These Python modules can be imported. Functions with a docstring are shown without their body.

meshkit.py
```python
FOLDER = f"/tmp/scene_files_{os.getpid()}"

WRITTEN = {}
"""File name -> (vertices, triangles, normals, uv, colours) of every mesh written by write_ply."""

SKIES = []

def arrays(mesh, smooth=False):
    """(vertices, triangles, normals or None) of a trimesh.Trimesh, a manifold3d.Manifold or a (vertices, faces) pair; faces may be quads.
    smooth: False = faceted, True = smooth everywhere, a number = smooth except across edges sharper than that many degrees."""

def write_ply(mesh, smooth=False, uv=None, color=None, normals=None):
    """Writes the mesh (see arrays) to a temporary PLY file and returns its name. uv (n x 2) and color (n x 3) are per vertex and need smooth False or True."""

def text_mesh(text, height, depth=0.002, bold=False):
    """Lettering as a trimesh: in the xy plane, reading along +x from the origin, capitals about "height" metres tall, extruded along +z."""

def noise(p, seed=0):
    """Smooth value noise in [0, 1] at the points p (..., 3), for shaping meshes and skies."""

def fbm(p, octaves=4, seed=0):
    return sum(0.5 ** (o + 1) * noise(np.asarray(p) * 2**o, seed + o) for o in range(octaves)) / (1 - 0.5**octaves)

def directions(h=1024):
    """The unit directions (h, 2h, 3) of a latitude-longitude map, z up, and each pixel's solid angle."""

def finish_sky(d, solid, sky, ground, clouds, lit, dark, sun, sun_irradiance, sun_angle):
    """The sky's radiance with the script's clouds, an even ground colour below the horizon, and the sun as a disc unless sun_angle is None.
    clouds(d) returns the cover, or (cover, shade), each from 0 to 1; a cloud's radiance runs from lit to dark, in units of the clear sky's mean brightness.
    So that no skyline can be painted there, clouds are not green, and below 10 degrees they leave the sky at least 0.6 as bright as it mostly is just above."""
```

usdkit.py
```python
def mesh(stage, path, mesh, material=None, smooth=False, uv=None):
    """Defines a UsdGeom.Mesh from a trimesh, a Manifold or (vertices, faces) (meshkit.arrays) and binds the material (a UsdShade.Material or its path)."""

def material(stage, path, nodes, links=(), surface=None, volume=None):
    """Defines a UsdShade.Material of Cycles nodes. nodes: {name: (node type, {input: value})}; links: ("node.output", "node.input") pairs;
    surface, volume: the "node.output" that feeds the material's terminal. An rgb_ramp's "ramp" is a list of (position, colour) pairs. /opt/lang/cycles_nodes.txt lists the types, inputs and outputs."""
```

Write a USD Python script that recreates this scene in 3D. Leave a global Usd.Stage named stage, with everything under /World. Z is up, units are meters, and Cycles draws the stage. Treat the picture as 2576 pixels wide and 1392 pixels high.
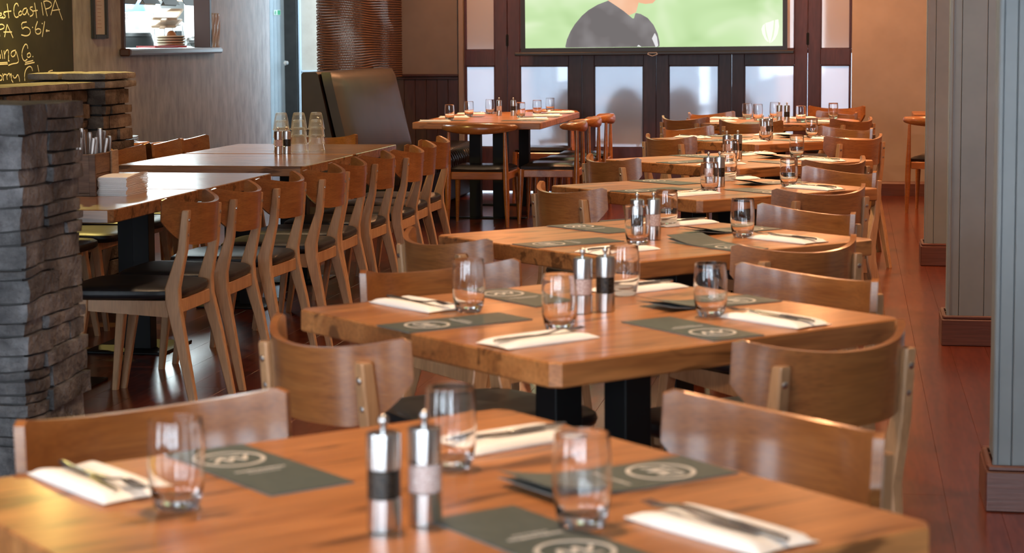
import math, random
import numpy as np, trimesh, usdkit, meshkit
from pxr import Usd, UsdGeom, UsdLux, UsdShade, Sdf, Gf, Vt
from shapely.geometry import Polygon, Point, LineString, box as sbox
from shapely.ops import unary_union

stage = Usd.Stage.CreateInMemory()
UsdGeom.SetStageUpAxis(stage, 'Z')
UsdGeom.SetStageMetersPerUnit(stage, 1.0)
UsdGeom.Xform.Define(stage, '/World')
UsdGeom.Scope.Define(stage, '/World/Looks')
R = random.Random(7)
NR = np.random.default_rng(11)
PI = math.pi

# ---------------------------------------------------------------- camera
PHI, PIT, ROLL, CAM_H = math.radians(10.0), 0.085746, -0.0051335, 1.364
cp, sp = math.cos(PHI), math.sin(PHI)
right0 = np.array([cp, sp, 0.0]); y0 = np.array([-sp, cp, 0.0]); z0 = np.array([0, 0, 1.0])
fwd = math.cos(PIT) * y0 - math.sin(PIT) * z0
up0 = math.sin(PIT) * y0 + math.cos(PIT) * z0
right = math.cos(ROLL) * right0 + math.sin(ROLL) * up0
up = -math.sin(ROLL) * right0 + math.cos(ROLL) * up0
cam = UsdGeom.Camera.Define(stage, '/World/camera')
M = Gf.Matrix4d(*[float(x) for x in (*right, 0, *up, 0, *(-fwd), 0, 0, 0, CAM_H, 1)])
cam.AddTransformOp().Set(M)
cam.CreateHorizontalApertureAttr(36.0)
cam.CreateVerticalApertureAttr(36.0 * 1392 / 2576)
cam.CreateFocalLengthAttr(36.0 * 4874.0 / 2576)
cam.CreateVerticalApertureOffsetAttr(-(696 - 516.45) * 36.0 / 2576)
cam.CreateFStopAttr(6.4)
cam.CreateFocusDistanceAttr(9.8)
cam.CreateClippingRangeAttr(Gf.Vec2f(0.05, 200))
cam.CreateExposureAttr(0.36)

# ---------------------------------------------------------------- light
def rect_light(name, pos, target, w, h, col, inten):
    l = UsdLux.RectLight.Define(stage, '/World/' + name)
    l.CreateWidthAttr(w); l.CreateHeightAttr(h)
    l.CreateColorAttr(Gf.Vec3f(*col)); l.CreateIntensityAttr(inten)
    p = np.array(pos, float); d = np.array(target, float) - p; d /= np.linalg.norm(d)
    u = np.array([0, 0, 1.0]) if abs(d[2]) < .95 else np.array([0, 1.0, 0])
    rx = np.cross(d, u); rx /= np.linalg.norm(rx); uy = np.cross(rx, d)
    l.AddTransformOp().Set(Gf.Matrix4d(*[float(x) for x in (*rx, 0, *uy, 0, *(-d), 0, *p, 1)]))
    return l
def disk_light(name, pos, r, col, inten, cone=None, can=True):
    l = UsdLux.DiskLight.Define(stage, '/World/' + name)
    l.CreateRadiusAttr(r); l.CreateColorAttr(Gf.Vec3f(*col)); l.CreateIntensityAttr(inten)
    if cone:
        sh = UsdLux.ShapingAPI.Apply(l.GetPrim()); sh.CreateShapingConeAngleAttr(cone); sh.CreateShapingConeSoftnessAttr(.35)
    l.AddTranslateOp().Set(Gf.Vec3d(*pos))
    if can: LAMPS.append((pos, r))
    return l
LAMPS = []      # each gets its black can, built with the ceiling below

dome = UsdLux.DomeLight.Define(stage, '/World/sky')
dome.CreateColorAttr(Gf.Vec3f(.72, .87, 1.0)); dome.CreateIntensityAttr(3.0)

WARM = (1.0, .67, .40)
COOL = (.80, .90, 1.0)
# daylight through the three windows in the wall behind the camera
for i, x in enumerate((-3.3, -1.15, 1.0)):
    rect_light('window_light_%d' % (i + 1), (x, -2.9, 1.30), (x, 5, 1.30), 1.25, 2.4, COOL, (4.5, 2.4, 4.2)[i])
rect_light('window_light_4', (-5.12, -.6, 1.25), (0, -.6, 1.25), 1.6, 2.3, COOL, 8.5)
# warm downlights in the ceiling over the row of tables
for i, (x, y, k) in enumerate([(-.75, 2.75, .95), (-.4, 4.65, 1.0), (-.75, 6.35, 1.0), (-.4, 8.35, 1.2), (-.7, 10.2, 1.3), (-.4, 12.25, 1.5), (-.7, 14.7, 1.3)]):
    disk_light('downlight_%d' % (i + 1), (x, y, 2.93), .09, WARM, 640 * k)
# red-orange lamps over the aisle and the far right corner
for i, (x, y, k) in enumerate([(2.2, 7.6, .9), (2.0, 10.6, 1.0), (1.5, 14.4, .75), (-.3, 15.7, 1.2), (-2.9, 15.9, .85)]):
    disk_light('aisle_lamp_%d' % (i + 1), (x, y, 2.9), .12, (1.0, .44, .19), 400 * k, can=False)
# softer lamps over the long tables on the left and over the stone wall
for i, (x, y, k) in enumerate([(-3.1, 7.6, .5), (-3.1, 10.2, .5), (-2.7, 14.9, .8)]):
    disk_light('left_downlight_%d' % (i + 1), (x, y, 2.9), .09, WARM, 560 * k)
disk_light('board_lamp', (-4.72, 10.8, 2.55), .07, (1.0, .76, .22), 1100, can=False)
# cool light of the lobby's glazed door, and of the kitchen's tubes
rect_light('lobby_light', (-4.3, 18.0, 1.7), (-5.9, 18.3, 1.0), 1.2, 1.9, (.62, .84, 1.0), 11.0)
rect_light('kitchen_light', (-6.3, 16.2, 2.75), (-6.3, 16.2, 0), .8, 3.6, (.82, .97, 1.0), 38.0)

# ---------------------------------------------------------------- names, tags
used = {}
def numbered(path):
    n = used.get(path)
    used[path] = 0 if n is None else n + 1
    return path if n is None else '%s_%03d' % (path, n + 1)
def tag(o, label=None, cat=None, group=None, kind=None):
    p = o if isinstance(o, Usd.Prim) else o.GetPrim()
    for k, v in (('label', label), ('category', cat), ('group', group), ('kind', kind)):
        if v: p.SetCustomDataByKey(k, v)
    return p
def place(x, loc, rz=0.0):
    xf = UsdGeom.Xformable(x)
    xf.AddTranslateOp().Set(Gf.Vec3d(*[float(t) for t in loc])); xf.AddRotateZOp().Set(float(math.degrees(rz)))
def thing(name, label, cat, loc=(0, 0, 0), rz=0.0, group=None, kind=None):
    x = UsdGeom.Xform.Define(stage, numbered('/World/' + name))
    place(x, loc, rz)
    return tag(x, label, cat, group, kind)
def obj(name, mesh, mat, parent=None, smooth=False):
    base = '/World' if parent is None else str((parent if isinstance(parent, Usd.Prim) else parent.GetPrim()).GetPath())
    return usdkit.mesh(stage, numbered(base + '/' + name), mesh, mat, smooth).GetPrim()
def single(name, mesh, mat, label, cat, loc=(0, 0, 0), rz=0.0, group=None, smooth=False, kind=None):
    o = obj(name, mesh, mat, None, smooth); place(UsdGeom.Xformable(o), loc, rz)
    return tag(o, label, cat, group, kind)
def struct(name, mesh, mat, parent=None, smooth=False):
    o = obj(name, mesh, mat, parent, smooth)
    if parent is None: tag(o, kind='structure')
    return o
def dup(root, label, loc, rz=0.0, group=None):
    base = str(root.GetPath())
    import re
    base = re.sub(r'_\d{3}$', '', base)
    x = UsdGeom.Xform.Define(stage, numbered(base))
    cd = dict(root.GetCustomData())
    place(x, loc, rz)
    x.GetPrim().GetReferences().AddInternalReference(root.GetPath())
    x.GetPrim().SetInstanceable(True)
    return tag(x, label, cd.get('category'), group or cd.get('group'))
class Kind:
    """builds one of a kind the first time, then references it"""
    def __init__(self, make): self.make, self.first = make, None
    def put(self, label, loc, rz=0.0, group=None):
        if self.first is None:
            self.first = self.make(label, loc, rz, group); return self.first
        return dup(self.first, label, loc, rz, group)

# ---------------------------------------------------------------- mesh helpers
cat = trimesh.util.concatenate
def bx(x0, x1, y0, y1, z0, z1):
    m = trimesh.creation.box([x1 - x0, y1 - y0, z1 - z0]); m.apply_translation([(x0 + x1) / 2, (y0 + y1) / 2, (z0 + z1) / 2]); return m
def cbx(x0, x1, y0, y1, z0, z1, b=.003):
    pts = []
    for X, sx in ((x0, 1), (x1, -1)):
        for Y, sy in ((y0, 1), (y1, -1)):
            for Z, sz in ((z0, 1), (z1, -1)):
                pts += [(X, Y + sy * b, Z + sz * b), (X + sx * b, Y, Z + sz * b), (X + sx * b, Y + sy * b, Z)]
    return trimesh.convex.convex_hull(np.array(pts))
def hull(pts): return trimesh.convex.convex_hull(np.array(pts, float))
def lathe(prof, n=28, cap=True):
    prof = np.array(prof, float); k = len(prof)
    a = np.arange(n) * 2 * PI / n
    v = np.concatenate([np.stack([r * np.cos(a), r * np.sin(a), np.full(n, z)], 1) for r, z in prof])
    f = []
    for i in range(k - 1):
        for j in range(n):
            p, q = i * n + j, i * n + (j + 1) % n
            f += [(p, q, q + n), (p, q + n, p + n)]
    vs = [v]
    if cap:
        m = len(v)
        vs.append([[0, 0, prof[0, 1]], [0, 0, prof[-1, 1]]])
        for j in range(n):
            f.append((m, (j + 1) % n, j)); f.append((m + 1, (k - 1) * n + j, (k - 1) * n + (j + 1) % n))
    return trimesh.Trimesh(np.concatenate(vs), np.array(f), process=False)
def tube(path, rad, n=8, flat=1.0, upv=(0, 0, 1)):
    """sweep an ellipse along path; rad scalar, list, or list of (ra, rb): ra sideways, rb along upv"""
    P = np.array(path, float); k = len(P)
    T = np.gradient(P, axis=0); T /= np.linalg.norm(T, axis=1)[:, None]
    U = np.array(upv, float)
    vs = []
    a = np.arange(n) * 2 * PI / n
    for i in range(k):
        s = np.cross(T[i], U); s /= max(np.linalg.norm(s), 1e-9); w = np.cross(s, T[i])
        r = rad[i] if np.ndim(rad) else rad
        ra, rb = (r if np.ndim(r) else (r, r * flat))
        vs.append(P[i] + np.outer(np.cos(a), s) * ra + np.outer(np.sin(a), w) * rb)
    v = np.concatenate(vs); f = []
    for i in range(k - 1):
        for j in range(n):
            p, q = i * n + j, i * n + (j + 1) % n
            f += [(p, q, q + n), (p, q + n, p + n)]
    m = len(v); v = np.vstack([v, P[:1], P[-1:]])
    for j in range(n):
        f.append((m, (j + 1) % n, j)); f.append((m + 1, (k - 1) * n + j, (k - 1) * n + (j + 1) % n))
    t = trimesh.Trimesh(v, np.array(f), process=False)
    if t.volume < 0: t.invert()
    return t
def prism(poly, h, z=0.0):
    gs = getattr(poly, 'geoms', [poly]); out = []
    for g in gs:
        if g.area <= 0: continue
        m = trimesh.creation.extrude_polygon(g, h, engine='earcut'); m.apply_translation([0, 0, z]); out.append(m)
    return cat(out)
def tf(m, loc=(0, 0, 0), rz=0.0, rx=0.0, ry=0.0):
    m = m.copy()
    for ang, ax in ((rx, [1, 0, 0]), (ry, [0, 1, 0]), (rz, [0, 0, 1])):
        if ang: m.apply_transform(trimesh.transformations.rotation_matrix(ang, ax))
    m.apply_translation(loc); return m
def basis(m, X, Y, Z, o):
    m = m.copy(); A = np.eye(4); A[:3, 0] = X; A[:3, 1] = Y; A[:3, 2] = Z; A[:3, 3] = o; m.apply_transform(A); return m
def grid_solid(top, bot):
    """closed solid between two (n,m,3) grids"""
    n, m = top.shape[:2]; v = np.concatenate([top.reshape(-1, 3), bot.reshape(-1, 3)]); o = n * m; f = []
    I = lambda i, j: i * m + j
    for i in range(n - 1):
        for j in range(m - 1):
            a, b, c, d = I(i, j), I(i + 1, j), I(i + 1, j + 1), I(i, j + 1)
            f += [(a, b, c), (a, c, d), (o + a, o + c, o + b), (o + a, o + d, o + c)]
    ring = [I(i, 0) for i in range(n)] + [I(n - 1, j) for j in range(1, m)] + [I(i, m - 1) for i in range(n - 2, -1, -1)] + [I(0, j) for j in range(m - 2, 0, -1)]
    for p, q in zip(ring, ring[1:] + ring[:1]): f += [(p, o + p, o + q), (p, o + q, q)]
    t = trimesh.Trimesh(v, np.array(f), process=False)
    if t.volume < 0: t.invert()
    return t
def stone_block(x0, x1, y0, y1, z0, z1, seed, rough=.008, rnd=.011):
    c = np.array([(x0 + x1) / 2, (y0 + y1) / 2, (z0 + z1) / 2]); h = np.array([x1 - x0, y1 - y0, z1 - z0]) / 2
    n = [max(2, min(7, int(round(2 * t / .035)))) for t in h]; n[2] = max(2, min(4, n[2]))
    faces_v, faces_f, off = [], [], 0
    for ax in range(3):
        a, b = (ax + 1) % 3, (ax + 2) % 3
        for s in (-1, 1):
            U, V = np.meshgrid(np.linspace(-1, 1, n[a] + 1), np.linspace(-1, 1, n[b] + 1), indexing='ij')
            P = np.zeros(U.shape + (3,)); P[..., ax] = s; P[..., a] = U; P[..., b] = V
            faces_v.append(P.reshape(-1, 3)); N = n[b] + 1
            for i in range(n[a]):
                for j in range(n[b]):
                    q = [off + i * N + j, off + (i + 1) * N + j, off + (i + 1) * N + j + 1, off + i * N + j + 1]
                    if s < 0: q = q[::-1]
                    faces_f += [(q[0], q[1], q[2]), (q[0], q[2], q[3])]
            off += len(faces_v[-1])
    m = trimesh.Trimesh(np.concatenate(faces_v), np.array(faces_f), process=False); m.merge_vertices()
    v = m.vertices * h
    r = min(rnd, h.min() * .8); core = np.clip(v, -(h - r), h - r); d = v - core
    L = np.linalg.norm(d, axis=1, keepdims=True); v = np.where(L > 1e-9, core + d / np.maximum(L, 1e-9) * r, v)
    w = v + c
    ns = np.stack([meshkit.fbm(w * 17 + seed * 3.1, 3, seed * 3 + k) for k in range(3)], 1) - .5
    m.vertices = w + ns * 2 * rough * np.array([1, 1, .4])
    return m

# ---------------------------------------------------------------- materials
L = '/World/Looks/'
def mat(name, nodes, links, surface='p.BSDF'): return usdkit.material(stage, L + name, nodes, links, surface=surface)
def plain(name, col, rough=.5, metal=0.0, **kw):
    return mat(name, {'p': ('principled_bsdf', {'base_color': col, 'roughness': rough, 'metallic': metal, **kw})}, [])
def emit(name, col, s): return mat(name, {'e': ('emission', {'color': col, 'strength': s})}, [], 'e.emission')
def wood(name, c1, c2, c3, rough=.35, sc=(1.6, 16, 16), fine=.25, knots=None, spec=.5, bump=.15, seedloc=(0, 0, 0), coat=0.0):
    nodes = {'tc': ('texture_coordinate', {}), 'oi': ('object_info', {}), 'rs': ('math', {'math_type': 'multiply', 'value2': 37.0}),
             'cx': ('combine_xyz', {'y': 0.0, 'z': 0.0}),
             'mp': ('mapping', {'scale': sc, 'location': seedloc}), 'va': ('mix_vector', {'fac': (1.0)}),
             'n1': ('noise_texture', {'scale': 1.0, 'detail': 5.0, 'roughness': .6, 'distortion': .9}),
             'r1': ('rgb_ramp', {'ramp': [(.28, c1), (.5, c2), (.72, c3)]}),
             'm2': ('mapping', {'scale': (sc[0] * 4, sc[1] * 9, sc[2] * 9)}),
             'n2': ('noise_texture', {'scale': 1.0, 'detail': 3.0}),
             'r2': ('rgb_ramp', {'ramp': [(.35, (1 - fine, 1 - fine, 1 - fine)), (.6, (1, 1, 1))]}),
             'mx': ('mix', {'mix_type': 'multiply', 'fac': 1.0}),
             'hs': ('hsv', {}), 'vr': ('map_range', {'from_min': 0.0, 'from_max': 1.0, 'to_min': .88, 'to_max': 1.10}),
             'p': ('principled_bsdf', {'roughness': rough, 'specular_ior_level': spec, 'coat_weight': coat, 'coat_roughness': .17}),
             'b': ('bump', {'strength': bump, 'distance': .002})}
    del nodes['va']
    links = [('oi.random', 'rs.value1'), ('rs.value', 'cx.x'), ('cx.vector', 'mp.location'), ('tc.object', 'mp.vector'), ('mp.vector', 'n1.vector'), ('n1.fac', 'r1.fac'),
             ('tc.object', 'm2.vector'), ('m2.vector', 'n2.vector'), ('n2.fac', 'r2.fac'), ('r1.color', 'mx.color1'), ('r2.color', 'mx.color2'),
             ('oi.random', 'vr.value'), ('vr.result', 'hs.value'), ('n2.fac', 'b.height'), ('b.normal', 'p.normal')]
    last = 'mx.color'
    if knots:
        nodes['m3'] = ('mapping', {'scale': knots}); nodes['n3'] = ('noise_texture', {'scale': 1.0, 'detail': 3.0, 'distortion': .6})
        nodes['r3'] = ('rgb_ramp', {'ramp': [(.565, (0, 0, 0)), (.645, (1, 1, 1))]})
        nodes['k'] = ('mix', {'mix_type': 'mix', 'color2': tuple(t * .22 for t in c1)})
        nodes['kv'] = ('math', {'math_type': 'multiply', 'value2': .75})
        links += [('cx.vector', 'm3.location'), ('tc.object', 'm3.vector'), ('m3.vector', 'n3.vector'), ('n3.fac', 'r3.fac'), ('r3.color', 'kv.value1'), ('kv.value', 'k.fac'), ('mx.color', 'k.color1')]
        last = 'k.color'
    links += [(last, 'hs.color'), ('hs.color', 'p.base_color')]
    return mat(name, nodes, links)
def mottled(name, c1, c2, scale=6.0, rough=.7, bump=.2, dist=.004, detail=6.0, stretch=(1, 1, 1), c3=None, spec=.3, rnd=0.0, lo=.35, hi=.65):
    ramp = [(lo, c1), (hi, c2)] if c3 is None else [(lo, c1), ((lo + hi) / 2, c2), (hi, c3)]
    nodes = {'tc': ('texture_coordinate', {}), 'mp': ('mapping', {'scale': stretch}), 'n': ('noise_texture', {'scale': scale, 'detail': detail, 'roughness': .62}),
             'r': ('rgb_ramp', {'ramp': ramp}), 'n2': ('noise_texture', {'scale': scale * 6, 'detail': 4.0}),
             'oi': ('object_info', {}), 'hs': ('hsv', {}), 'vr': ('map_range', {'from_min': 0.0, 'from_max': 1.0, 'to_min': 1 - rnd, 'to_max': 1 + rnd}),
             'b': ('bump', {'strength': bump, 'distance': dist}), 'p': ('principled_bsdf', {'roughness': rough, 'specular_ior_level': spec})}
    links = [('tc.object', 'mp.vector'), ('mp.vector', 'n.vector'), ('mp.vector', 'n2.vector'), ('n.fac', 'r.fac'), ('r.color', 'hs.color'), ('oi.random', 'vr.value'),
             ('vr.result', 'hs.value'), ('hs.color', 'p.base_color'), ('n2.fac', 'b.height'), ('b.normal', 'p.normal')]
    return mat(name, nodes, links)

W_TOP = wood('tabletop_wood', (.30, .105, .030), (.405, .160, .048), (.49, .205, .067), rough=.36, sc=(1.5, 13, 13), knots=(3.6, 20, 20), coat=.18)
W_TOPL = wood('long_tabletop_wood', (.24, .10, .035), (.33, .15, .055), (.42, .20, .08), rough=.24, sc=(1.5, 13, 13), knots=(3.6, 20, 20), coat=.7)
W_VEN = wood('chair_veneer', (.22, .072, .016), (.30, .107, .026), (.36, .14, .038), rough=.34, sc=(1.8, 14, 30), fine=.22, coat=.7)
W_LEG = wood('chair_leg_wood', (.38, .19, .085), (.46, .25, .12), (.53, .30, .15), rough=.45, sc=(20, 20, 2.2), fine=.15)
W_ELB = wood('elbow_chair_wood', (.24, .075, .018), (.33, .115, .028), (.40, .15, .042), rough=.28, sc=(3, 14, 14), fine=.15, coat=.5)
W_FLOOR = wood('floor_wood', (.085, .0140, .0045), (.115, .020, .0058), (.145, .028, .008), rough=.22, sc=(14, .9, 14), fine=.2, coat=.35, bump=.05)
W_WIN = wood('window_timber', (.036, .012, .014), (.054, .018, .021), (.075, .027, .028), rough=.42, sc=(12, 12, 1.2), fine=.2)
W_SKIRT = wood('skirting_timber', (.095, .032, .022), (.13, .048, .034), (.16, .062, .045), rough=.4, sc=(1.2, 1.2, 14))
W_DADO = wood('wainscot_timber', (.026, .009, .008), (.038, .013, .011), (.050, .019, .014), rough=.45, sc=(14, 14, 1.2))
W_BOX = wood('box_wood', (.11, .05, .024), (.17, .085, .045), (.23, .125, .07), rough=.6, sc=(3, 3, 22))
W_BOXL = wood('box_pale_wood', (.32, .20, .12), (.42, .28, .18), (.5, .36, .24), rough=.6, sc=(3, 3, 22))
W_JAMB = plain('hatch_timber', (.045, .016, .012), .4)
LEATHER = mottled('black_leather', (.008, .009, .011), (.014, .015, .017), 30, rough=.42, bump=.12, dist=.001, spec=.35)
LEATHER_S = mottled('black_vinyl', (.009, .009, .010), (.014, .014, .015), 30, rough=.25, bump=.06, dist=.001, spec=.5)
LEATHER_B = mottled('brown_leather', (.028, .018, .013), (.042, .027, .020), 5, rough=.42, bump=.1, dist=.002, spec=.5)
STEEL = plain('brushed_steel', (.62, .61, .60), .22, 1.0)
STEEL_D = plain('bolt_steel', (.55, .54, .52), .3, 1.0)
CUTLERY = plain('cutlery_steel', (.60, .58, .55), .16, 1.0)
BLACK = plain('black_powder_coat', (.006, .0065, .007), .5, specular_ior_level=.25)
BLACKFR = plain('black_frame', (.012, .012, .014), .35)
GLASS = mat('clear_glass', {'g': ('principled_bsdf', {'base_color': (1, 1, 1), 'roughness': 0.0, 'ior': 1.46, 'transmission_weight': 1.0})}, [], 'g.BSDF')
ACRYL = mat('clear_acrylic', {'t': ('transparent_bsdf', {'color': (.92, .93, .93)}), 'g': ('glossy_bsdf', {'color': (1, 1, 1), 'roughness': .08}), 'f': ('fresnel', {'IOR': 1.7}), 'm': ('mix_closure', {})},
            [('f.fac', 'm.fac'), ('t.BSDF', 'm.closure1'), ('g.BSDF', 'm.closure2')], 'm.closure')
PEPPER = mottled('peppercorns', (.008, .007, .006), (.045, .032, .022), 260, rough=.15, lo=.4, hi=.6)
SALT = mottled('pink_salt', (.50, .34, .30), (.74, .62, .58), 240, rough=.15, lo=.4, hi=.6)
PAPER = plain('napkin_paper', (.80, .79, .77), .85)
MENU = mottled('menu_card', (.060, .078, .072), (.080, .098, .090), 40, rough=.42, bump=.03, dist=.001)
MENU_E = plain('menu_card_edge', (.30, .33, .33), .5)
PRINT = plain('menu_print', (.52, .50, .47), .5)
PRINT_O = plain('menu_print_orange', (.55, .12, .04), .5)
STONE = mottled('ledge_stone', (.055, .053, .056), (.100, .097, .100), 9, rough=.75, bump=.85, dist=.016, c3=(.18, .175, .18), rnd=.22)
STONE_B = mottled('warm_ledge_stone', (.055, .038, .028), (.115, .082, .060), 9, rough=.85, bump=.6, dist=.012, c3=(.20, .15, .11), rnd=.25)
STONE_CAP = mottled('cap_stone', (.13, .11, .09), (.21, .18, .15), 7, rough=.85, bump=.6, dist=.012, c3=(.30, .26, .21), rnd=.12)
MORTAR = plain('mortar', (.03, .027, .025), .95)
PLASTER = mottled('hatch_wall_plaster', (.27, .26, .27), (.44, .43, .435), 5.0, rough=.5, bump=.25, dist=.004, stretch=(1, 2.2, .8), spec=.35)
PLASTER_G = mottled('grey_wall_paint', (.12, .105, .093), (.15, .13, .115), 2.5, rough=.7, bump=.1)
PLASTER_R = mottled('right_wall_paint', (.275, .235, .205), (.32, .275, .24), 2.5, rough=.7, bump=.1)
WHITEWALL = plain('white_wall', (.55, .55, .55), .7)
CEIL = plain('ceiling_paint', (.42, .38, .34), .85)
COLUMN = mottled('grey_blue_paint', (.20, .24, .265), (.24, .28, .305), 3, rough=.48, bump=.05, spec=.45)
PALEBLUE = mottled('pale_blue_paint', (.42, .50, .56), (.47, .55, .61), 3, rough=.45, bump=.05)
LOBBYWALL = mottled('lobby_wall', (.42, .36, .30), (.50, .44, .37), 3, rough=.6, bump=.1)
DARKDOOR = mottled('dark_door', (.012, .012, .012), (.02, .02, .019), 8, rough=.5)
CHALK_B = mottled('chalkboard_paint', (.026, .026, .015), (.044, .042, .024), 4, rough=.6, bump=.05)
CHALK = plain('chalk', (.78, .74, .62), .9)
BRONZE = plain('bronze_wire', (.115, .055, .032), .42, .5)
CAST = plain('screen_case', (.010, .010, .011), .4)
WHITE = plain('white_enamel', (.7, .7, .7), .35)

# ================================================================ the room
Y_FAR, X_L, X_R, Y_N, Z_C = 16.93, -5.2, 4.0, -3.0, 3.0
floor = tag(UsdGeom.Xform.Define(stage, numbered('/World/floor')), kind='structure')
obj('subfloor', bx(-7.2, X_R + .1, Y_N - .1, 21.2, -.12, -.021), MORTAR, floor)
x = -6.02
while x < X_R:
    y = Y_N - R.uniform(0, 3)
    while y < 19.0:
        ln = R.uniform(5.2, 7.2)
        y1 = min(y + ln, 19.02)
        obj('floorboard', cbx(x + .0003, min(x + .1497, X_R), max(y, Y_N) + .0003, y1 - .0003, -.021, 0, .0005), W_FLOOR, floor)
        y = y1
    x += .15
struct('ceiling', bx(-6.1, X_R + .1, Y_N - .1, 19.1, Z_C, Z_C + .1), CEIL)
for k, (p, r_) in enumerate(LAMPS):
    ri = r_ * 1.25; zt = p[2] + .004; zb = p[2] - .16
    struct('trim_%d' % (11 + k), tf(lathe([(ri, zb), (ri + .012, zb), (ri + .012, min(Z_C - .001, zt + .05)), (ri, min(Z_C - .001, zt + .05)), (ri, zb)], 24, cap=False), (p[0], p[1], 0)), BLACKFR)
# left wall with the serving hatch cut through it
HY0, HY1, HZ0, HZ1 = 13.34, 15.27, 1.29, 2.35
struct('wall_left', cat([bx(X_L - .13, X_L, Y_N, HY0, 0, Z_C), bx(X_L - .13, X_L, HY1, Y_FAR, 0, Z_C), bx(X_L - .13, X_L, HY0, HY1, 0, HZ0), bx(X_L - .13, X_L, HY0, HY1, HZ1, Z_C)]), PLASTER)
struct('wall_right', bx(X_R, X_R + .1, Y_N, Y_FAR + .2, 0, Z_C), PLASTER_R)
# wall behind the camera with its three windows' openings
nw = [bx(X_L - .13, -3.96, Y_N - .15, Y_N, 0, Z_C), bx(1.66, X_R, Y_N - .15, Y_N, 0, Z_C), bx(-3.96, 1.66, Y_N - .15, Y_N, 0, .06), bx(-3.96, 1.66, Y_N - .15, Y_N, 2.52, Z_C),
      bx(-2.64, -1.81, Y_N - .15, Y_N, .06, 2.52), bx(-.49, .34, Y_N - .15, Y_N, .06, 2.52)]
struct('wall_near', cat(nw), PLASTER_G)
for i, xc in enumerate((-3.3, -1.15, 1.0)):
    w = tag(UsdGeom.Xform.Define(stage, '/World/window_%d' % (7 + i)), kind='structure')
    for a, b in ((-.66, -.60), (.60, .66)): obj('frame_stile', bx(xc + a, xc + b, Y_N - .12, Y_N - .04, .06, 2.52), W_WIN, w)
    for a, b in ((.06, .12), (2.46, 2.52)): obj('frame_rail', bx(xc - .60, xc + .60, Y_N - .12, Y_N - .04, a, b), W_WIN, w)
wl = tag(UsdGeom.Xform.Define(stage, '/World/window_10'), kind='structure')
for a, b in ((-1.47, -1.41), (.21, .27)): obj('frame_stile', bx(X_L + .001, X_L + .07, a, b, .02, 2.46), W_WIN, wl)
for a, b in ((.02, .09), (2.40, 2.46)): obj('frame_rail', bx(X_L + .001, X_L + .07, -1.41, .21, a, b), W_WIN, wl)
# far wall: grey part beside the booth, post, head over the windows, right part
WX0, WX1 = -3.413, -.019
struct('wall_far', cat([bx(-4.05, -3.457, Y_FAR, Y_FAR + .16, 0, Z_C), bx(WX0 - .044, WX1, Y_FAR, Y_FAR + .16, 2.45, Z_C), bx(-5.33, -4.05, Y_FAR, Y_FAR + .16, 2.5, Z_C)]), PLASTER_G)
struct('wall_far_right', bx(WX1 + .001, X_R, Y_FAR, Y_FAR + .16, 0, Z_C), PLASTER_R)
struct('trim_1', cbx(-3.457, WX0 - .001, Y_FAR - .03, Y_FAR + .13, 0, 2.45), plain('post_paint', (.19, .15, .12), .5))
def skirting(name, x0, x1, y, h=.125):
    prof = Polygon([(0, 0), (.022, 0), (.022, h - .02), (.012, h - .006), (.006, h), (0, h)])
    m = prism(prof, x1 - x0)
    return struct(name, basis(m, (0, -1, 0), (0, 0, 1), (1, 0, 0), (x0, y, 0)) if False else basis(m, (0, -1, 0), (0, 0, 1), (-1, 0, 0), (x1, y, 0)), W_SKIRT)
skirting('baseboard_far', WX1 + .003, X_R - .001, Y_FAR - .0005)
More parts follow.
